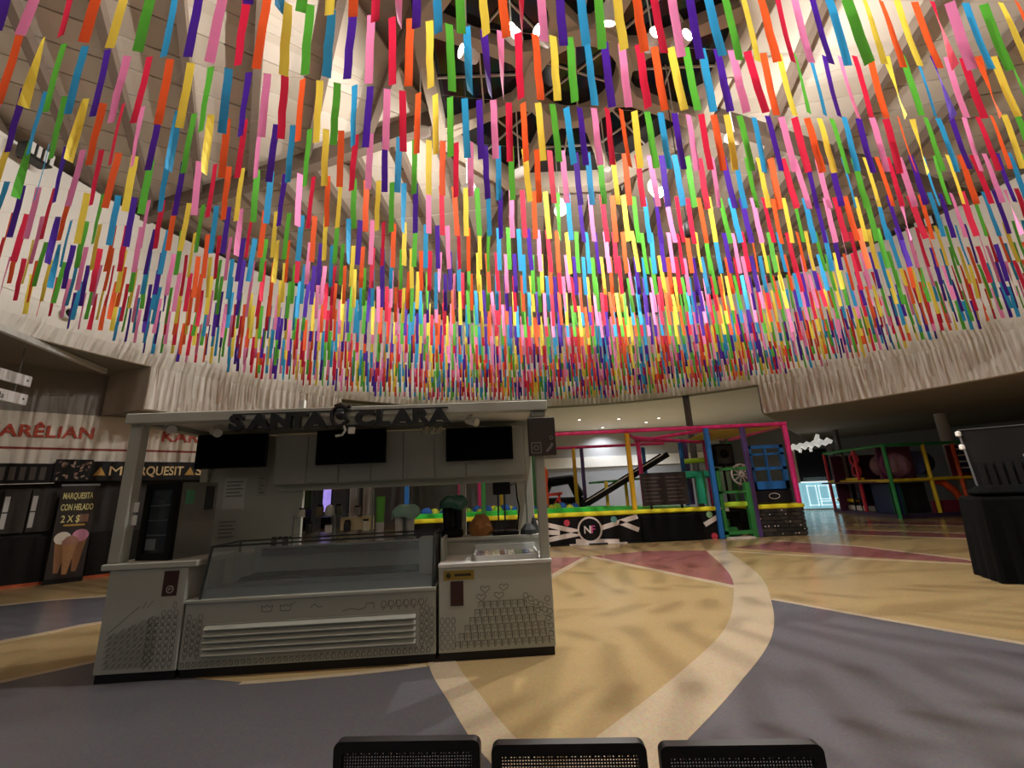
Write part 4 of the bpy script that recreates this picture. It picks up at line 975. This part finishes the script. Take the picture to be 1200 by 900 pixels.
post(4.30, 1.9, 0.84, 3.12, M_PINK); post(5.95, 2.4, 0.84, 3.05, M_BLU); post(2.30, 3.9, 0.84, 3.12, M_PYEL); post(2.62, 3.9, 0.84, 3.12, M_PUR)
post(6.75, 2.2, 0.0, 3.0, M_PINK, 0.14); post(5.25, 4.6, 0.84, 3.1, M_BLU); post(6.35, 3.0, 0.84, 3.1, M_PUR, 0.14); post(8.1, 3.2, 0, 3.1, M_GREEND); post(7.15, 3.2, 0.0, 2.9, M_BLU, 0.10)
post(-2.2, 3.9, 0.84, 3.1, M_PINK); post(-0.6, 3.9, 0.84, 3.1, M_PYEL); post(0.7, 3.9, 0.84, 3.1, M_GREEND); post(-1.5, 4.6, 0.84, 3.0, M_PINK)
def rail(p, q, M, r=0.055): nf('rail', M, lambda b: b.tube([p, q], r, 10), smooth=True)
rail((-3.4, 0.08, 3.22), (8.34, 0.0, 3.24), M_PINK, 0.06); rail((-3.4, 3.9, 3.14), (5.9, 3.9, 3.16), M_PINK); rail((-3.3, 0.08, 3.2), (-3.3, 3.9, 3.14), M_PINK)
rail((4.2, 1.9, 3.12), (6.8, 2.1, 3.0), M_PINK); rail((3.45, 0.1, 3.18), (4.3, 1.9, 3.12), M_PINK); rail((4.3, 1.9, 3.10), (5.86, 0.05, 3.16), M_PINK); rail((4.0, 1.2, 3.15), (6.6, 2.3, 3.0), M_PINK)
rail((5.9, 0.1, 3.16), (7.6, 2.6, 3.08), M_PINK); rail((8.28, 0.0, 3.2), (8.1, 3.2, 3.1), M_PINK)
rail((2.6, 2.6, 1.75), (5.2, 2.6, 1.85), M_GREEND, 0.04); rail((6.0, 2.4, 2.35), (7.0, 2.3, 2.38), M_LIME, 0.09); rail((5.5, 3.0, 1.9), (7.0, 3.0, 1.9), M_TEAL, 0.06)
rail((3.2, 2.6, 0.84), (3.2, 2.6, 1.78), M_PYEL, 0.06); rail((3.9, 2.6, 0.84), (3.9, 2.6, 1.80), M_PYEL, 0.06)
nf('canopy', pm('canopy_yellow', 'E8BE5A', 0.7), lambda b: b.add([(5.95, 0.12, 3.14), (8.2, 0.12, 3.16), (7.4, 2.6, 3.05), (5.95, 1.6, 3.02), (5.95, 0.12, 3.16), (8.2, 0.12, 3.18), (7.4, 2.6, 3.07), (5.95, 1.6, 3.04)], [(3, 2, 1, 0), (4, 5, 6, 7), (0, 1, 5, 4), (1, 2, 6, 5), (2, 3, 7, 6), (3, 0, 4, 7)]))
nf('roller_ramp', M_NBLK, lambda b: (b.bar((2.35, 2.2, 1.02), (5.4, 2.2, 2.62), 0.10, 0.18), b.bar((2.35, 2.9, 1.02), (5.4, 2.9, 2.62), 0.10, 0.18)))
nf('ramp_edge', M_MUR, lambda b: b.bar((2.35, 2.14, 1.13), (5.2, 2.14, 2.62), 0.02, 0.03))
nf('slide_tube', M_TEAL, lambda b: (b.tube([(6.3, 2.0, 0.9), (6.35, 2.0, 1.85)], 0.16, 14), b.bbox(5.4, 6.9, 2.1, 2.4, 1.75, 2.0, 0.05)), smooth=True)
nf('mint_panel', pm('panel_mint', 'BFF0D8', 0.5), lambda b: b.box(5.0, 6.6, 3.4, 3.5, 1.4, 1.95))
nf('mint_panel', pm('panel_mint', 'BFF0D8'), lambda b: b.box(7.2, 8.0, 3.3, 3.4, 1.2, 1.95))
# entrance gate
g_ = nf('gate_frame', M_GREEND, lambda b: (b.box(5.98, 6.07, -0.04, 0.06, 0.0, 2.0), b.box(6.76, 6.90, -0.06, 0.10, 0.0, 1.55), b.box(5.98, 6.9, -0.04, 0.06, 1.92, 2.0), b.box(5.98, 6.9, -0.04, 0.06, 1.25, 1.32), b.box(5.98, 6.9, -0.04, 0.06, 0.10, 0.20), b.box(6.02, 6.05, 1.0, 1.05, 0.0, 2.0)))
nf('bench_pad', M_LIME, lambda b: b.bbox(6.02, 6.80, 0.0, 0.30, 0.86, 1.0, 0.03))
for k in range(3): nf('step', M_GREEND, lambda b: b.bbox(6.0, 6.28 + 0.08 * (2 - k), 0.15 + 0.25 * k, 0.45 + 0.25 * k, 0.0, 0.28 + 0.22 * k, 0.02))
nf('entry_mat', M_MUR, lambda b: b.box(5.98, 6.72, -0.25, -0.02, 0.0, 0.04))
nf('shoe_rack', M_NBLK, lambda b: (b.bbox(6.34, 6.74, 0.5, 0.8, 0.0, 0.70, 0.02), b.box(6.36, 6.72, 0.47, 0.5, 0.42, 0.46)))
rail((6.40, 1.2, 0.0), (6.40, 1.2, 1.95), M_PYEL, 0.06); rail((6.75, 1.6, 0.9), (6.78, 1.6, 1.9), pm('rail_sky', '3FA9E0'), 0.05)
# brick plinth
bk = nf('plinth_core', M_NBLK, lambda b: b.box(6.98, 8.34, 0.02, 1.6, 0.0, 0.76))
M_BR = [pm('brick_%d' % k, c, 0.8, var=0.2, scale=20) for k, c in enumerate(('2B2622', '3A332C', '231F1C'))]
for r_ in range(7):
    x = 6.98 - (0.0 if r_ % 2 else 0.12); z = 0.02 + r_ * 0.108
    while x < 8.32:
        x0, x1 = max(x, 6.98), min(x + 0.235, 8.35); x += 0.25
        if x1 - x0 < 0.04: continue
        pr = rb.uniform(0.0, 0.02)
        nf('brick', rb.choice(M_BR), lambda b: b.box(x0, x1, -0.03 - pr, 0.02, z, z + 0.095), bk)
for k in range(14): nf('brick_chip', M_MUR, lambda b: b.box(7.02 + 0.095 * k, 7.055 + 0.095 * k, -0.056, -0.045, 0.05 + 0.108 * rb.randrange(6), 0.05 + 0.108 * 0 + 0.7) if False else b.ball((7.05 + 0.093 * k, -0.05, 0.07 + 0.108 * rb.randrange(7)), 0.018, 6, 4), bk)
nf('edge_pad', M_YEL, lambda b: b.bbox(6.94, 8.40, -0.06, 1.6, 0.76, 0.89, 0.03))
nf('bench', pm('bench_black', '0D0F18', 0.4), lambda b: b.bbox(7.05, 8.18, 0.05, 0.55, 0.89, 1.32, 0.05))
nf('bench_badge', M_MUR, lambda b: b.line(ringpts(7.62, 1.12, 0.16, 0.08, 16), 0.015, 0.045))
wf = nf('window_frame', M_BLU, lambda b: (b.box(7.06, 7.16, 0.04, 0.14, 1.32, 2.62), b.box(8.02, 8.14, 0.04, 0.14, 1.32, 2.62), b.box(7.06, 8.14, 0.04, 0.14, 2.52, 2.62), b.box(7.06, 8.14, 0.04, 0.14, 2.32, 2.38), b.box(7.06, 8.14, 0.04, 0.14, 1.88, 1.97), b.box(7.06, 8.14, 0.04, 0.14, 1.32, 1.55), b.box(7.56, 7.62, 0.05, 0.13, 1.55, 2.6)))
nf('white_wheel', M_MUR, lambda b: [b.bar((7.35, 1.2, 1.8), (7.35 + 0.32 * math.cos(a), 1.2, 1.8 + 0.32 * math.sin(a)), 0.03, 0.03) for a in [k * PI / 5 for k in range(10)]] + [b.tube([(7.35 + 0.32 * math.cos(a), 1.2, 1.8 + 0.32 * math.sin(a)) for a in [k * PI / 10 for k in range(21)]], 0.03, 6)])
# price board, speaker, foam toys on the playground
t = thing('price_board', 'dark landscape board with faint lines standing on the green deck', 'board', (3.72, 13.10, 0.90))
b = MB(); b.bbox(0, 1.36, 0.0, 0.05, 0.10, 1.04, 0.01); b.build('board', pm('board_dark', '1D1716', 0.5), t)
b = MB()
for k in range(7):
    for sx in (0.08, 0.74): b.box(sx, sx + 0.50 - 0.06 * (k % 3), -0.004, 0.0, 0.22 + 0.11 * k, 0.245 + 0.11 * k)
b.build('print_line', pm('board_text', '5A4C48', 0.6), t)
b = MB(); b.box(0.2, 0.26, -0.0, 0.05, 0, 0.10); b.box(1.1, 1.16, 0, 0.05, 0, 0.10); b.build('foot', M_NBLK, t)
t = thing('loudspeaker', 'black box loudspeaker on a stand beside the blue post', 'loudspeaker', (7.08, 14.88, 0))
b = MB(); b.bbox(-0.32, 0.32, -0.2, 0.2, 2.10, 2.85, 0.03); b.build('cabinet', M_NBLK, t)
b = MB(); b.box(-0.26, 0.26, -0.215, -0.2, 2.18, 2.78); b.build('grille', pm('speaker_grille', '2A2A2C', 0.7), t)
b = MB(); b.lathe([(0.02, -0.225), (0.14, -0.22), (0.15, -0.215)], (0, 0, 2.5), 18, axis='y'); b.build('cone', M_NBLK, t)
b = MB(); b.tube([(0, 0, 0.0), (0, 0, 2.12)], 0.04, 8); b.build('pole', M_NBLK, t)
FC = [('blue', '2468C8'), ('yellow', 'D8DC3A'), ('lime', '8FD840'), ('blue', '2468C8'), ('yellow', 'D8DC3A')]
for i in range(26):
    nm, c_ = FC[i % 5]; r_ = rb.uniform(0.13, 0.19); x = -2.9 + 0.19 * i + rb.uniform(-.03, .03); y = 13.1 + (1.0, 1.42, 1.84)[i % 3]; z = 0.84 + r_
    t = thing('foam_ball', '%s foam ball lying on the green playground deck' % nm, 'ball', (x, y, 0.84), rb.uniform(0, 3), nm + ' foam balls on the deck')
    b = MB(); b.ball((0, 0, r_), r_, 12, 8, 0.95); b.build('ball', pm('foam_' + nm, c_, 0.6), t, True)
    b = MB(); b.tube([(r_ * 1.0 * math.cos(a), 0.0, r_ + r_ * 0.95 * math.sin(a)) for a in [k * PI / 8 for k in range(17)]], 0.008, 5); b.build('seam', pm('foam_seam', '3A6A3A', 0.6), t)
t = thing('orange_figure', 'orange padded upright with red cross arm beside the foam balls', 'play figure', (0.98, 15.5, 0.84))
b = MB(); b.tube([(0, 0, 0), (0, 0, 0.5), (-0.05, 0, 0.95), (0.05, 0, 1.35), (0, 0, 1.55)], [0.12, 0.14, 0.17, 0.13, 0.06], 12); b.build('body', pm('foam_orange', 'F0622A', 0.5), t, True)
b = MB(); b.bar((0.0, 0, 0.55), (0.62, 0, 0.60), 0.08, 0.10); b.bar((0.5, 0, 0.0), (0.5, 0, 0.58), 0.08, 0.08); b.bar((0.30, 0, 0.20), (0.5, 0, 0.5), 0.05, 0.05); b.build('arm', pm('foam_red', 'C83222', 0.5), t)
t = thing('photo_machine', 'black rounded game machine standing behind the playground rails', 'machine', (2.1, 20.5, 0))
b = MB(); b.bbox(-1.2, 1.0, -0.4, 0.5, 0.0, 1.2, 0.08); b.tube([(-1.0, -0.2, 1.2), (-0.6, -0.2, 1.9), (0.4, -0.2, 2.0), (0.8, -0.2, 1.2)], 0.25, 10); b.build('body', M_NBLK, t)
b = MB(); b.box(-0.8, 0.6, -0.42, -0.4, 0.4, 0.95); b.build('panel', pm('machine_grey', '34363A', 0.3), t)

t = thing('lit_poster', 'glowing violet advertising panel on the far shop wall behind the kiosk', 'poster', (-10.75, 24.9, 0))
b = MB(); b.box(-0.26, 0.26, 0.0, 0.08, 0.0, 3.0); b.build('frame', M_NBLK, t)
b = MB(); b.box(-0.22, 0.22, -0.02, 0.0, 0.9, 2.9); b.build('panel', mat('poster_violet', '9A86E8', 0.4, emit=1.2, var=0.5, scale=4), t)
t = thing('cafe_unit', 'dark cafe counter unit on the far side behind the kiosk window', 'counter', (-12.2, 23.6, 0))
b = MB(); b.bbox(-0.9, 0.9, 0, 0.7, 0, 1.1, 0.03); b.build('counter', M_NBLK, t)
b = MB(); b.box(-0.9, 0.9, 0.6, 0.7, 1.1, 2.6); b.build('back_board', pm('board_olive', '4A5A34', 0.7, var=0.6, scale=8), t)
# ================================================================== BUBBLE PLAY FRAME (right)
BX, BY = 13.98, 16.47
fr = thing('bubble_play_frame', 'colourful tube play frame with yellow mid rail and clear bubble windows', 'play frame', (BX, BY, 0))
LU = Vector((0.82, 4.40, 0)).normalized(); RU = Vector((3.1, 0.25, 0)).normalized(); LL, RL = 4.45, 4.0
def bf(name, M, fn, parent=None, smooth=False):
    b = MB(); fn(b); return b.build(name, M, parent or fr, smooth)
def at(u, d, z): return tuple(u * d + Vector((0, 0, z)))
M_FG = pm('tube_green', '2E9C54'); M_FR = pm('tube_red', 'D83048'); M_FO = pm('tube_orange', 'D8542A'); M_FPK = pm('tube_pink', 'D0385A'); M_FY = pm('tube_yellow', 'E8C82A'); M_FP = pm('base_purple', '3E2E4E')
for u, d, M in ((RU, 0, M_FG), (LU, 2.0, M_FR), (LU, LL, M_FPK), (RU, 1.62, M_FY), (RU, 2.85, M_FO), (RU, RL, M_FR)):
    bf('post', M, lambda b: b.tube([at(u, d, 0.0), at(u, d, 2.68)], 0.065, 10), smooth=True)
for u, l in ((LU, LL), (RU, RL)):
    bf('top_rail', M_FG, lambda b: b.tube([at(u, 0, 2.68), at(u, l, 2.68)], 0.06, 10), smooth=True)
    bf('mid_rail', M_FY, lambda b: b.tube([at(u, 0, 1.36), at(u, l, 1.36)], 0.065, 10), smooth=True)
    bf('base_rail', M_FP, lambda b: b.bar(at(u, 0, 0.07), at(u, l, 0.07), 0.16, 0.14))
N2 = Vector((-0.18, 0.98, 0)).normalized()          # inwards
def ins(d, n_, z): return tuple(RU * d + N2 * n_ + Vector((0, 0, z)))
bf('floor_deck', pm('deck_plum', '5A2438', 0.6), lambda b: b.prism([ins(0.1, 0.1, 0)[:2], ins(3.9, 0.1, 0)[:2], ins(3.9, 4.0, 0)[:2], ins(0.9, 4.0, 0)[:2]], 1.28, 1.34))
M_CLR = glass('bubble_clear', 'B98A94', 0.35)
bw = bf('bubble_wall', pm('wall_plum', '5E2A48', 0.6), lambda b: b.bar(ins(0.12, 0.45, 2.0), ins(1.55, 0.45, 2.0), 0.08, 1.26))
bf('bubble', M_CLR, lambda b: b.ball(ins(0.66, 0.30, 1.93), 0.46, 18, 12), bw, True)
bf('bubble_ring', pm('ring_violet', '7A3A64'), lambda b: b.tube([(RU * (0.66 + 0.5 * math.cos(a)) + N2 * 0.38 + Vector((0, 0, 1.93 + 0.5 * math.sin(a)))) for a in [k * PI / 12 for k in range(25)]], 0.05, 6), bw, True)
bf('bubble', M_CLR, lambda b: b.ball(tuple(LU * 0.85 + Vector((0.42, 0, 1.93))), 0.46, 18, 12), bw, True)
bf('side_wall', pm('wall_navy', '1E3460', 0.6), lambda b: b.bar(tuple(LU * 0.2 + Vector((0.3, 0, 0.68))), tuple(LU * 1.8 + Vector((0.3, 0, 0.68))), 0.06, 1.1))
bf('side_wall', pm('wall_bottle', '1F5A48', 0.6), lambda b: b.bar(ins(0.10, 0.25, 0.70), ins(0.62, 0.30, 0.70), 0.06, 1.1))
bf('side_wall', pm('wall_black', '15131A', 0.6), lambda b: b.bar(ins(0.62, 0.30, 0.70), ins(1.6, 0.30, 0.70), 0.06, 1.1))
bf('tunnel', pm('tunnel_navy', '232F5A', 0.5), lambda b: b.tube([ins(1.75, 0.6, 2.0), ins(2.4, 0.9, 2.0)], 0.46, 18), smooth=True)
bf('tunnel_post', M_FY, lambda b: (b.tube([ins(1.95, 0.9, 1.4), ins(1.95, 0.9, 2.5)], 0.05, 8), b.tube([ins(1.95, 0.9, 2.42), ins(2.75, 0.9, 2.42)], 0.05, 8), b.tube([ins(2.62, 0.9, 1.4), ins(2.62, 0.9, 2.42)], 0.05, 8)), smooth=True)
bf('slide', M_FO, lambda b: b.tube([ins(1.9, 0.3, 1.30), ins(2.3, 0.2, 1.20), ins(2.6, 0.15, 0.9), ins(2.75, 0.1, 0.5)], [0.10, 0.12, 0.12, 0.10], 10), smooth=True)
bf('climb_wall', pm('wall_wine', '7A2038', 0.6), lambda b: b.bar(ins(3.0, 0.35, 2.0), ins(3.9, 0.35, 2.0), 0.06, 1.2))
bf('ladder_wall', pm('wall_navy', '1E3460'), lambda b: b.bar(ins(3.25, 0.30, 2.05), ins(3.9, 0.30, 2.05), 0.05, 1.0))
for k in range(4): bf('rung', M_MUR, lambda b: b.bar(ins(3.32, 0.25, 1.72 + 0.24 * k), ins(3.62, 0.25, 1.72 + 0.24 * k), 0.05, 0.06))
bf('rear_wall', pm('wall_plum', '5E2A48', 0.6), lambda b: b.bar(ins(1.0, 3.4, 1.3), ins(3.9, 3.4, 1.3), 0.06, 2.4))
bf('low_slats', pm('slat_grey', '6A6460', 0.6), lambda b: [b.bar(ins(1.9 + 0.22 * k, 1.2, 0.35), ins(1.9 + 0.22 * k, 1.2, 1.2), 0.08, 0.03) for k in range(4)])
bf('ball_pool_edge', pm('wall_wine', '7A2038'), lambda b: b.bar(ins(1.7, 0.25, 0.30), ins(3.9, 0.25, 0.30), 0.1, 0.5))
# pieces seen through the left side
for k, (c_, d) in enumerate((('6E6A64', 4.2), ('8C8A86', 3.7), ('4E4658', 3.0))): bf('pillar_pad', pm('pad_' + c_, c_), lambda b: b.bar(tuple(LU * d + Vector((0.35, 0, 1.3))), tuple(LU * (d - 0.28) + Vector((0.35, 0, 1.3))), 0.1, 2.5))
for zz in (2.3, 1.8): bf('window_ring', M_FR, lambda b: b.tube([tuple(LU * (2.5 + 0.30 * math.cos(a)) + Vector((0.25, 0, zz + 0.24 * math.sin(a)))) for a in [k * PI / 8 for k in range(17)]], 0.04, 6), smooth=True)
bf('yellow_ledge', M_FY, lambda b: b.bar(tuple(LU * 2.1 + Vector((0.15, 0, 1.46))), tuple(LU * 3.1 + Vector((0.15, 0, 1.46))), 0.2, 0.1))
bf('yellow_ledge', M_FY, lambda b: b.bar(tuple(LU * 2.9 + Vector((0.2, 0, 0.55))), tuple(LU * 4.3 + Vector((0.2, 0, 0.55))), 0.2, 0.12))
bf('pale_step', M_MUR, lambda b: b.bar(tuple(LU * 2.1 + Vector((0.25, 0, 0.25))), tuple(LU * 4.2 + Vector((0.25, 0, 0.25))), 0.3, 0.18))
bf('stair_rail', M_NBLK, lambda b: (b.tube([tuple(LU * 2.9 + Vector((0.1, 0, 0.1))), tuple(LU * 2.9 + Vector((0.1, 0, 1.2)))], 0.04, 6), b.tube([tuple(LU * 2.4 + Vector((0.1, 0, 0.1))), tuple(LU * 2.45 + Vector((0.1, 0, 0.6))), tuple(LU * 2.85 + Vector((0.1, 0, 0.62)))], 0.035, 6)))

# ================================================================== LIT WHITE COUNTER BOOTH
t = thing('lit_booth', 'glowing white and pale blue counter booth with white script sign on top', 'booth', (15.72, 22.9, 0), math.atan2(-0.30, 0.95))
def lb(name, M, fn, parent=None, smooth=False):
    b = MB(); fn(b); return b.build(name, M, parent or t, smooth)
M_LIT = mat('lit_cyan', '9AD6E8', 0.4, emit=0.75, var=0.25, scale=3); M_LITF = mat('lit_frame', 'F2FAF8', 0.4, emit=1.1)
lb('counter', M_LIT, lambda b: b.box(-0.85, 0.95, 0.0, 0.9, 0.05, 1.35))
lb('kick_plate', M_MUR, lambda b: b.box(-0.85, 0.95, 0.02, 0.9, 0.0, 0.05))
for (x0, x1, z0, z1) in ((-0.62, -0.2, 0.2, 1.2), (-0.1, 0.35, 0.5, 1.2), (-0.1, 0.8, 0.2, 0.42), (0.45, 0.8, 0.5, 1.2)):
    lb('panel_trim', M_LITF, lambda b: (b.box(x0, x1, -0.02, 0.0, z0, z0 + 0.03), b.box(x0, x1, -0.02, 0, z1 - 0.03, z1), b.box(x0, x0 + 0.03, -0.02, 0, z0, z1), b.box(x1 - 0.03, x1, -0.02, 0, z0, z1)))
lb('worktop', M_LITF, lambda b: b.box(-0.62, 1.0, -0.05, 0.95, 1.35, 1.40))
lb('display_box', M_GLASS, lambda b: b.box(-0.5, 0.4, 0.2, 0.7, 1.40, 1.62))
lb('side_post', M_MUR, lambda b: b.box(-0.92, -0.84, 0, 0.08, 1.35, 3.1))
lb('side_post', pm('post_tan', '6A5648'), lambda b: b.box(0.86, 0.94, 0.0, 0.08, 1.35, 3.1))
lb('back_board', M_NBLK, lambda b: b.box(-0.80, 0.90, 0.85, 0.92, 1.35, 3.1))
sgn = lb('sign_board', mat('sign_glow', 'F2F0EA', 0.5, emit=0.5), lambda b: b.tube([(-1.0 + 0.16 * k, -0.04, 3.15 + (0.09 if k % 2 else -0.03) + 0.02 * k) for k in range(13)], [0.10, 0.15, 0.16, 0.13, 0.17, 0.14, 0.16, 0.13, 0.17, 0.15, 0.14, 0.16, 0.10], 10), None, True)
lb('sign_stroke', MATS['sign_glow'], lambda b: b.tube([(0.15, -0.04, 3.25), (0.28, -0.04, 3.55), (0.36, -0.04, 3.80)], [0.09, 0.12, 0.08], 10), sgn, True)
lb('sign_stroke', MATS['sign_glow'], lambda b: (b.tube([(-0.55, -0.04, 3.1), (-0.6, -0.04, 2.92)], 0.07, 8), b.tube([(-0.1, -0.04, 3.1), (-0.08, -0.04, 2.93)], 0.07, 8)), sgn, True)

# ================================================================== BLACK DRAPED STAND (right edge)
t = thing('draped_stand', 'black cloth-draped counter with a dark tilted panel rising behind it', 'stand', (6.92, 6.72, 0), R(-24))
M_CLOTH = mat('cloth_black', '060709', 0.9, spec=0.15, bump=0.2, bscale=20)
def ds(name, M, fn, smooth=False):
    b = MB(); fn(b); return b.build(name, M, t, smooth)
n = 64; W_, D_ = 1.15, 0.75; P = []
for i in range(n):
    s_ = i / n * 2 * (W_ + D_)
    if s_ < W_: p = (s_, 0)
    elif s_ < W_ + D_: p = (W_, s_ - W_)
    elif s_ < 2 * W_ + D_: p = (W_ - (s_ - W_ - D_), D_)
    else: p = (0, D_ - (s_ - 2 * W_ - D_))
    P.append(p)
v = []
for (z, k) in ((1.20, 0.88), (1.16, 0.93), (0.8, 0.96), (0.4, 0.99), (0.01, 1.02)):
    for i, (x, y) in enumerate(P):
        w_ = (1.2 - z) * 0.022 * math.sin(i * 1.7)
        v.append((W_ / 2 + (x - W_ / 2) * (k + w_ / W_), D_ / 2 + (y - D_ / 2) * (k + w_ / D_), z))
f = [(j * n + i, j * n + n + i, j * n + n + (i + 1) % n, j * n + (i + 1) % n) for j in range(4) for i in range(n)] + [tuple(range(n))]
ds('cloth', M_CLOTH, lambda b: b.add(v, f))
ds('cloth_hump', M_CLOTH, lambda b: b.bbox(0.12, 1.10, 0.12, 0.66, 1.16, 1.36, 0.09))
ds('panel', mat('panel_char', '1B1A1B', 0.5, spec=0.3), lambda b: b.add([(0.30, 0.62, 1.30), (1.45, 0.62, 1.30), (1.42, 0.72, 2.28), (0.30, 0.72, 2.26), (0.30, 0.66, 1.30), (1.45, 0.66, 1.30), (1.42, 0.76, 2.28), (0.30, 0.76, 2.26)], [(0, 1, 2, 3), (7, 6, 5, 4), (0, 4, 5, 1), (1, 5, 6, 2), (2, 6, 7, 3), (3, 7, 4, 0)]))
ds('panel_edge', mat('edge_steel', '8A8A8C', 0.3, metal=0.6), lambda b: (b.bar((0.29, 0.61, 1.34), (0.29, 0.71, 2.26), 0.02, 0.02), b.bar((0.29, 0.71, 2.27), (1.42, 0.71, 2.29), 0.015, 0.015)))
for zz in (2.20, 1.98): ds('clip', mat('clip_white', 'E6E2DA', 0.4), lambda b: b.bbox(0.25, 0.31, 0.66, 0.74, zz - 0.04, zz + 0.05, 0.015))
ds('panel_fold', mat('panel_char', '1B1A1B'), lambda b: [b.bar((0.40 + 0.11 * k, 0.60, 1.34), (0.40 + 0.11 * k, 0.625, 1.72), 0.07, 0.03) for k in range(8)])
ds('panel_label', mat('label_grey', '6A6C70', 0.5), lambda b: b.box(0.95, 1.12, 0.62, 0.66, 1.78, 1.82))

# ================================================================== MESH-BACK CHAIRS
M_CHB = mat('chair_black', '08080A', 0.45); M_MESH = mat('chair_mesh', '17171B', 0.7)
def chair():
    t = thing('mesh_chair', 'black mesh-back chair seen from behind', 'chair', (0, 0, 0), 0, 'row of mesh-back chairs')
    def rr_path(w, z0, z1, r, n=6):
        pts = []
        for (cx_, cz_, a0) in ((w / 2 - r, z1 - r, 0), (-w / 2 + r, z1 - r, 90), (-w / 2 + r, z0 + r, 180), (w / 2 - r, z0 + r, 270)):
            for i in range(n + 1):
                a = R(a0 + 90 * i / n); pts.append((cx_ + r * math.cos(a), cz_ + r * math.sin(a)))
        return pts
    O = rr_path(0.445, 0.50, 0.885, 0.022); I = rr_path(0.395, 0.55, 0.857, 0.012)
    b = MB(); n = len(O)
    v = [(p[0], 0.0, p[1]) for p in O] + [(p[0], 0.0, p[1]) for p in I] + [(p[0], 0.030, p[1]) for p in O] + [(p[0], 0.030, p[1]) for p in I]
    f = []
    for i in range(n):
        j = (i + 1) % n
        f += [(i, j, n + j, n + i), (2 * n + j, 2 * n + i, 3 * n + i, 3 * n + j), (j, i, 2 * n + i, 2 * n + j), (n + i, n + j, 3 * n + j, 3 * n + i)]
    b.add(v, f); b.build('back_frame', M_CHB, t)
    b = MB(); k = 0
    x = -0.197
    while x < 0.198: b.box(x, x + 0.0042, 0.010, 0.013, 0.55, 0.852); x += 0.0084
    z = 0.552
    while z < 0.852: b.box(-0.198, 0.198, 0.0135, 0.0165, z, z + 0.0040); z += 0.0080
    o = b.build('mesh_fabric', M_MESH, t); o['kind'] = 'stuff'
    b = MB(); x = -0.19
    while x < 0.19: b.box(x, x + 0.005, 0.006, 0.020, 0.845, 0.858); x += 0.0135
    o = b.build('edge_stitching', M_CHB, t); o['kind'] = 'stuff'
    b = MB(); b.bbox(-0.22, 0.22, 0.06, 0.50, 0.42, 0.48, 0.02); b.build('seat', M_MESH, t)
    for sx in (-1, 1):
        b = MB(); b.tube([(sx * 0.20, 0.015, 0.52), (sx * 0.215, 0.03, 0.44), (sx * 0.22, 0.0, 0.01)], 0.012, 8); b.build('leg', M_CHB, t, True)
        b = MB(); b.tube([(sx * 0.20, 0.46, 0.43), (sx * 0.22, 0.50, 0.01)], 0.012, 8); b.build('leg', M_CHB, t, True)
    b = MB(); b.bar((-0.2, 0.1, 0.41), (0.2, 0.1, 0.41), 0.02, 0.02); b.bar((-0.2, 0.42, 0.41), (0.2, 0.42, 0.41), 0.02, 0.02); b.build('seat_rail', M_CHB, t)
    return t
ch0 = chair()
for i, (x, y, rz, lab) in enumerate(((-0.365, 1.50, -3, 'black mesh-back chair at the dark slate end of the row'), (0.115, 1.448, -3, 'black mesh-back chair in the middle of the row of three'), (0.592, 1.405, -3, 'black mesh-back chair at the end of the row opposite the draped stand'))):
    c = ch0 if i == 0 else copy_tree(ch0)
    c.location = (x, y, 0); c.rotation_euler = (0, 0, R(rz)); c['label'] = lab

# ================================================================== STORE DOWNLIGHTS
M_DOWN = mat('downlight_on', 'FFF6E8', 0.4, emit=12, var=0)
for k, (x, y) in enumerate(((3.69, 23.78), (5.98, 24.10), (8.37, 24.45), (8.08, 25.95), (5.70, 27.40))):
    t = thing('downlight', 'small round recessed downlight in the pale store ceiling', 'downlight', (x, y, 5.30), 0, 'downlights in the store ceiling')
    b = MB(); b.lathe([(0.10, 0.0), (0.11, -0.012), (0.08, -0.014)], (0, 0, 0), 16); b.build('trim_ring', M_CAN, t)
    b = MB(); b.lathe([(0.001, -0.010), (0.082, -0.010)], (0, 0, 0), 16); b.build('lens', M_DOWN, t)
    ld = bpy.data.lights.new('downlight', 'SPOT'); ld.energy = DOWN_W; ld.spot_size = R(140); ld.spot_blend = 0.8; ld.shadow_soft_size = 0.08; ld.color = (0.92, 0.96, 1.0)
    lo = bpy.data.objects.new('down_light', ld); COL.objects.link(lo); lo.parent = t; lo.location = (0, 0, -0.05)
t = thing('ceiling_vent', 'rectangular grey air vent in the pale store ceiling', 'vent', (1.9, 19.6, 5.30))
b = MB(); b.box(-0.5, 0.5, -0.15, 0.15, -0.02, 0.0); b.build('frame', M_SOFF, t)
b = MB()
for k in range(5): b.box(-0.46, 0.46, -0.12 + 0.05 * k, -0.10 + 0.05 * k, -0.03, -0.02)
b.build('louvre', M_CAN, t)
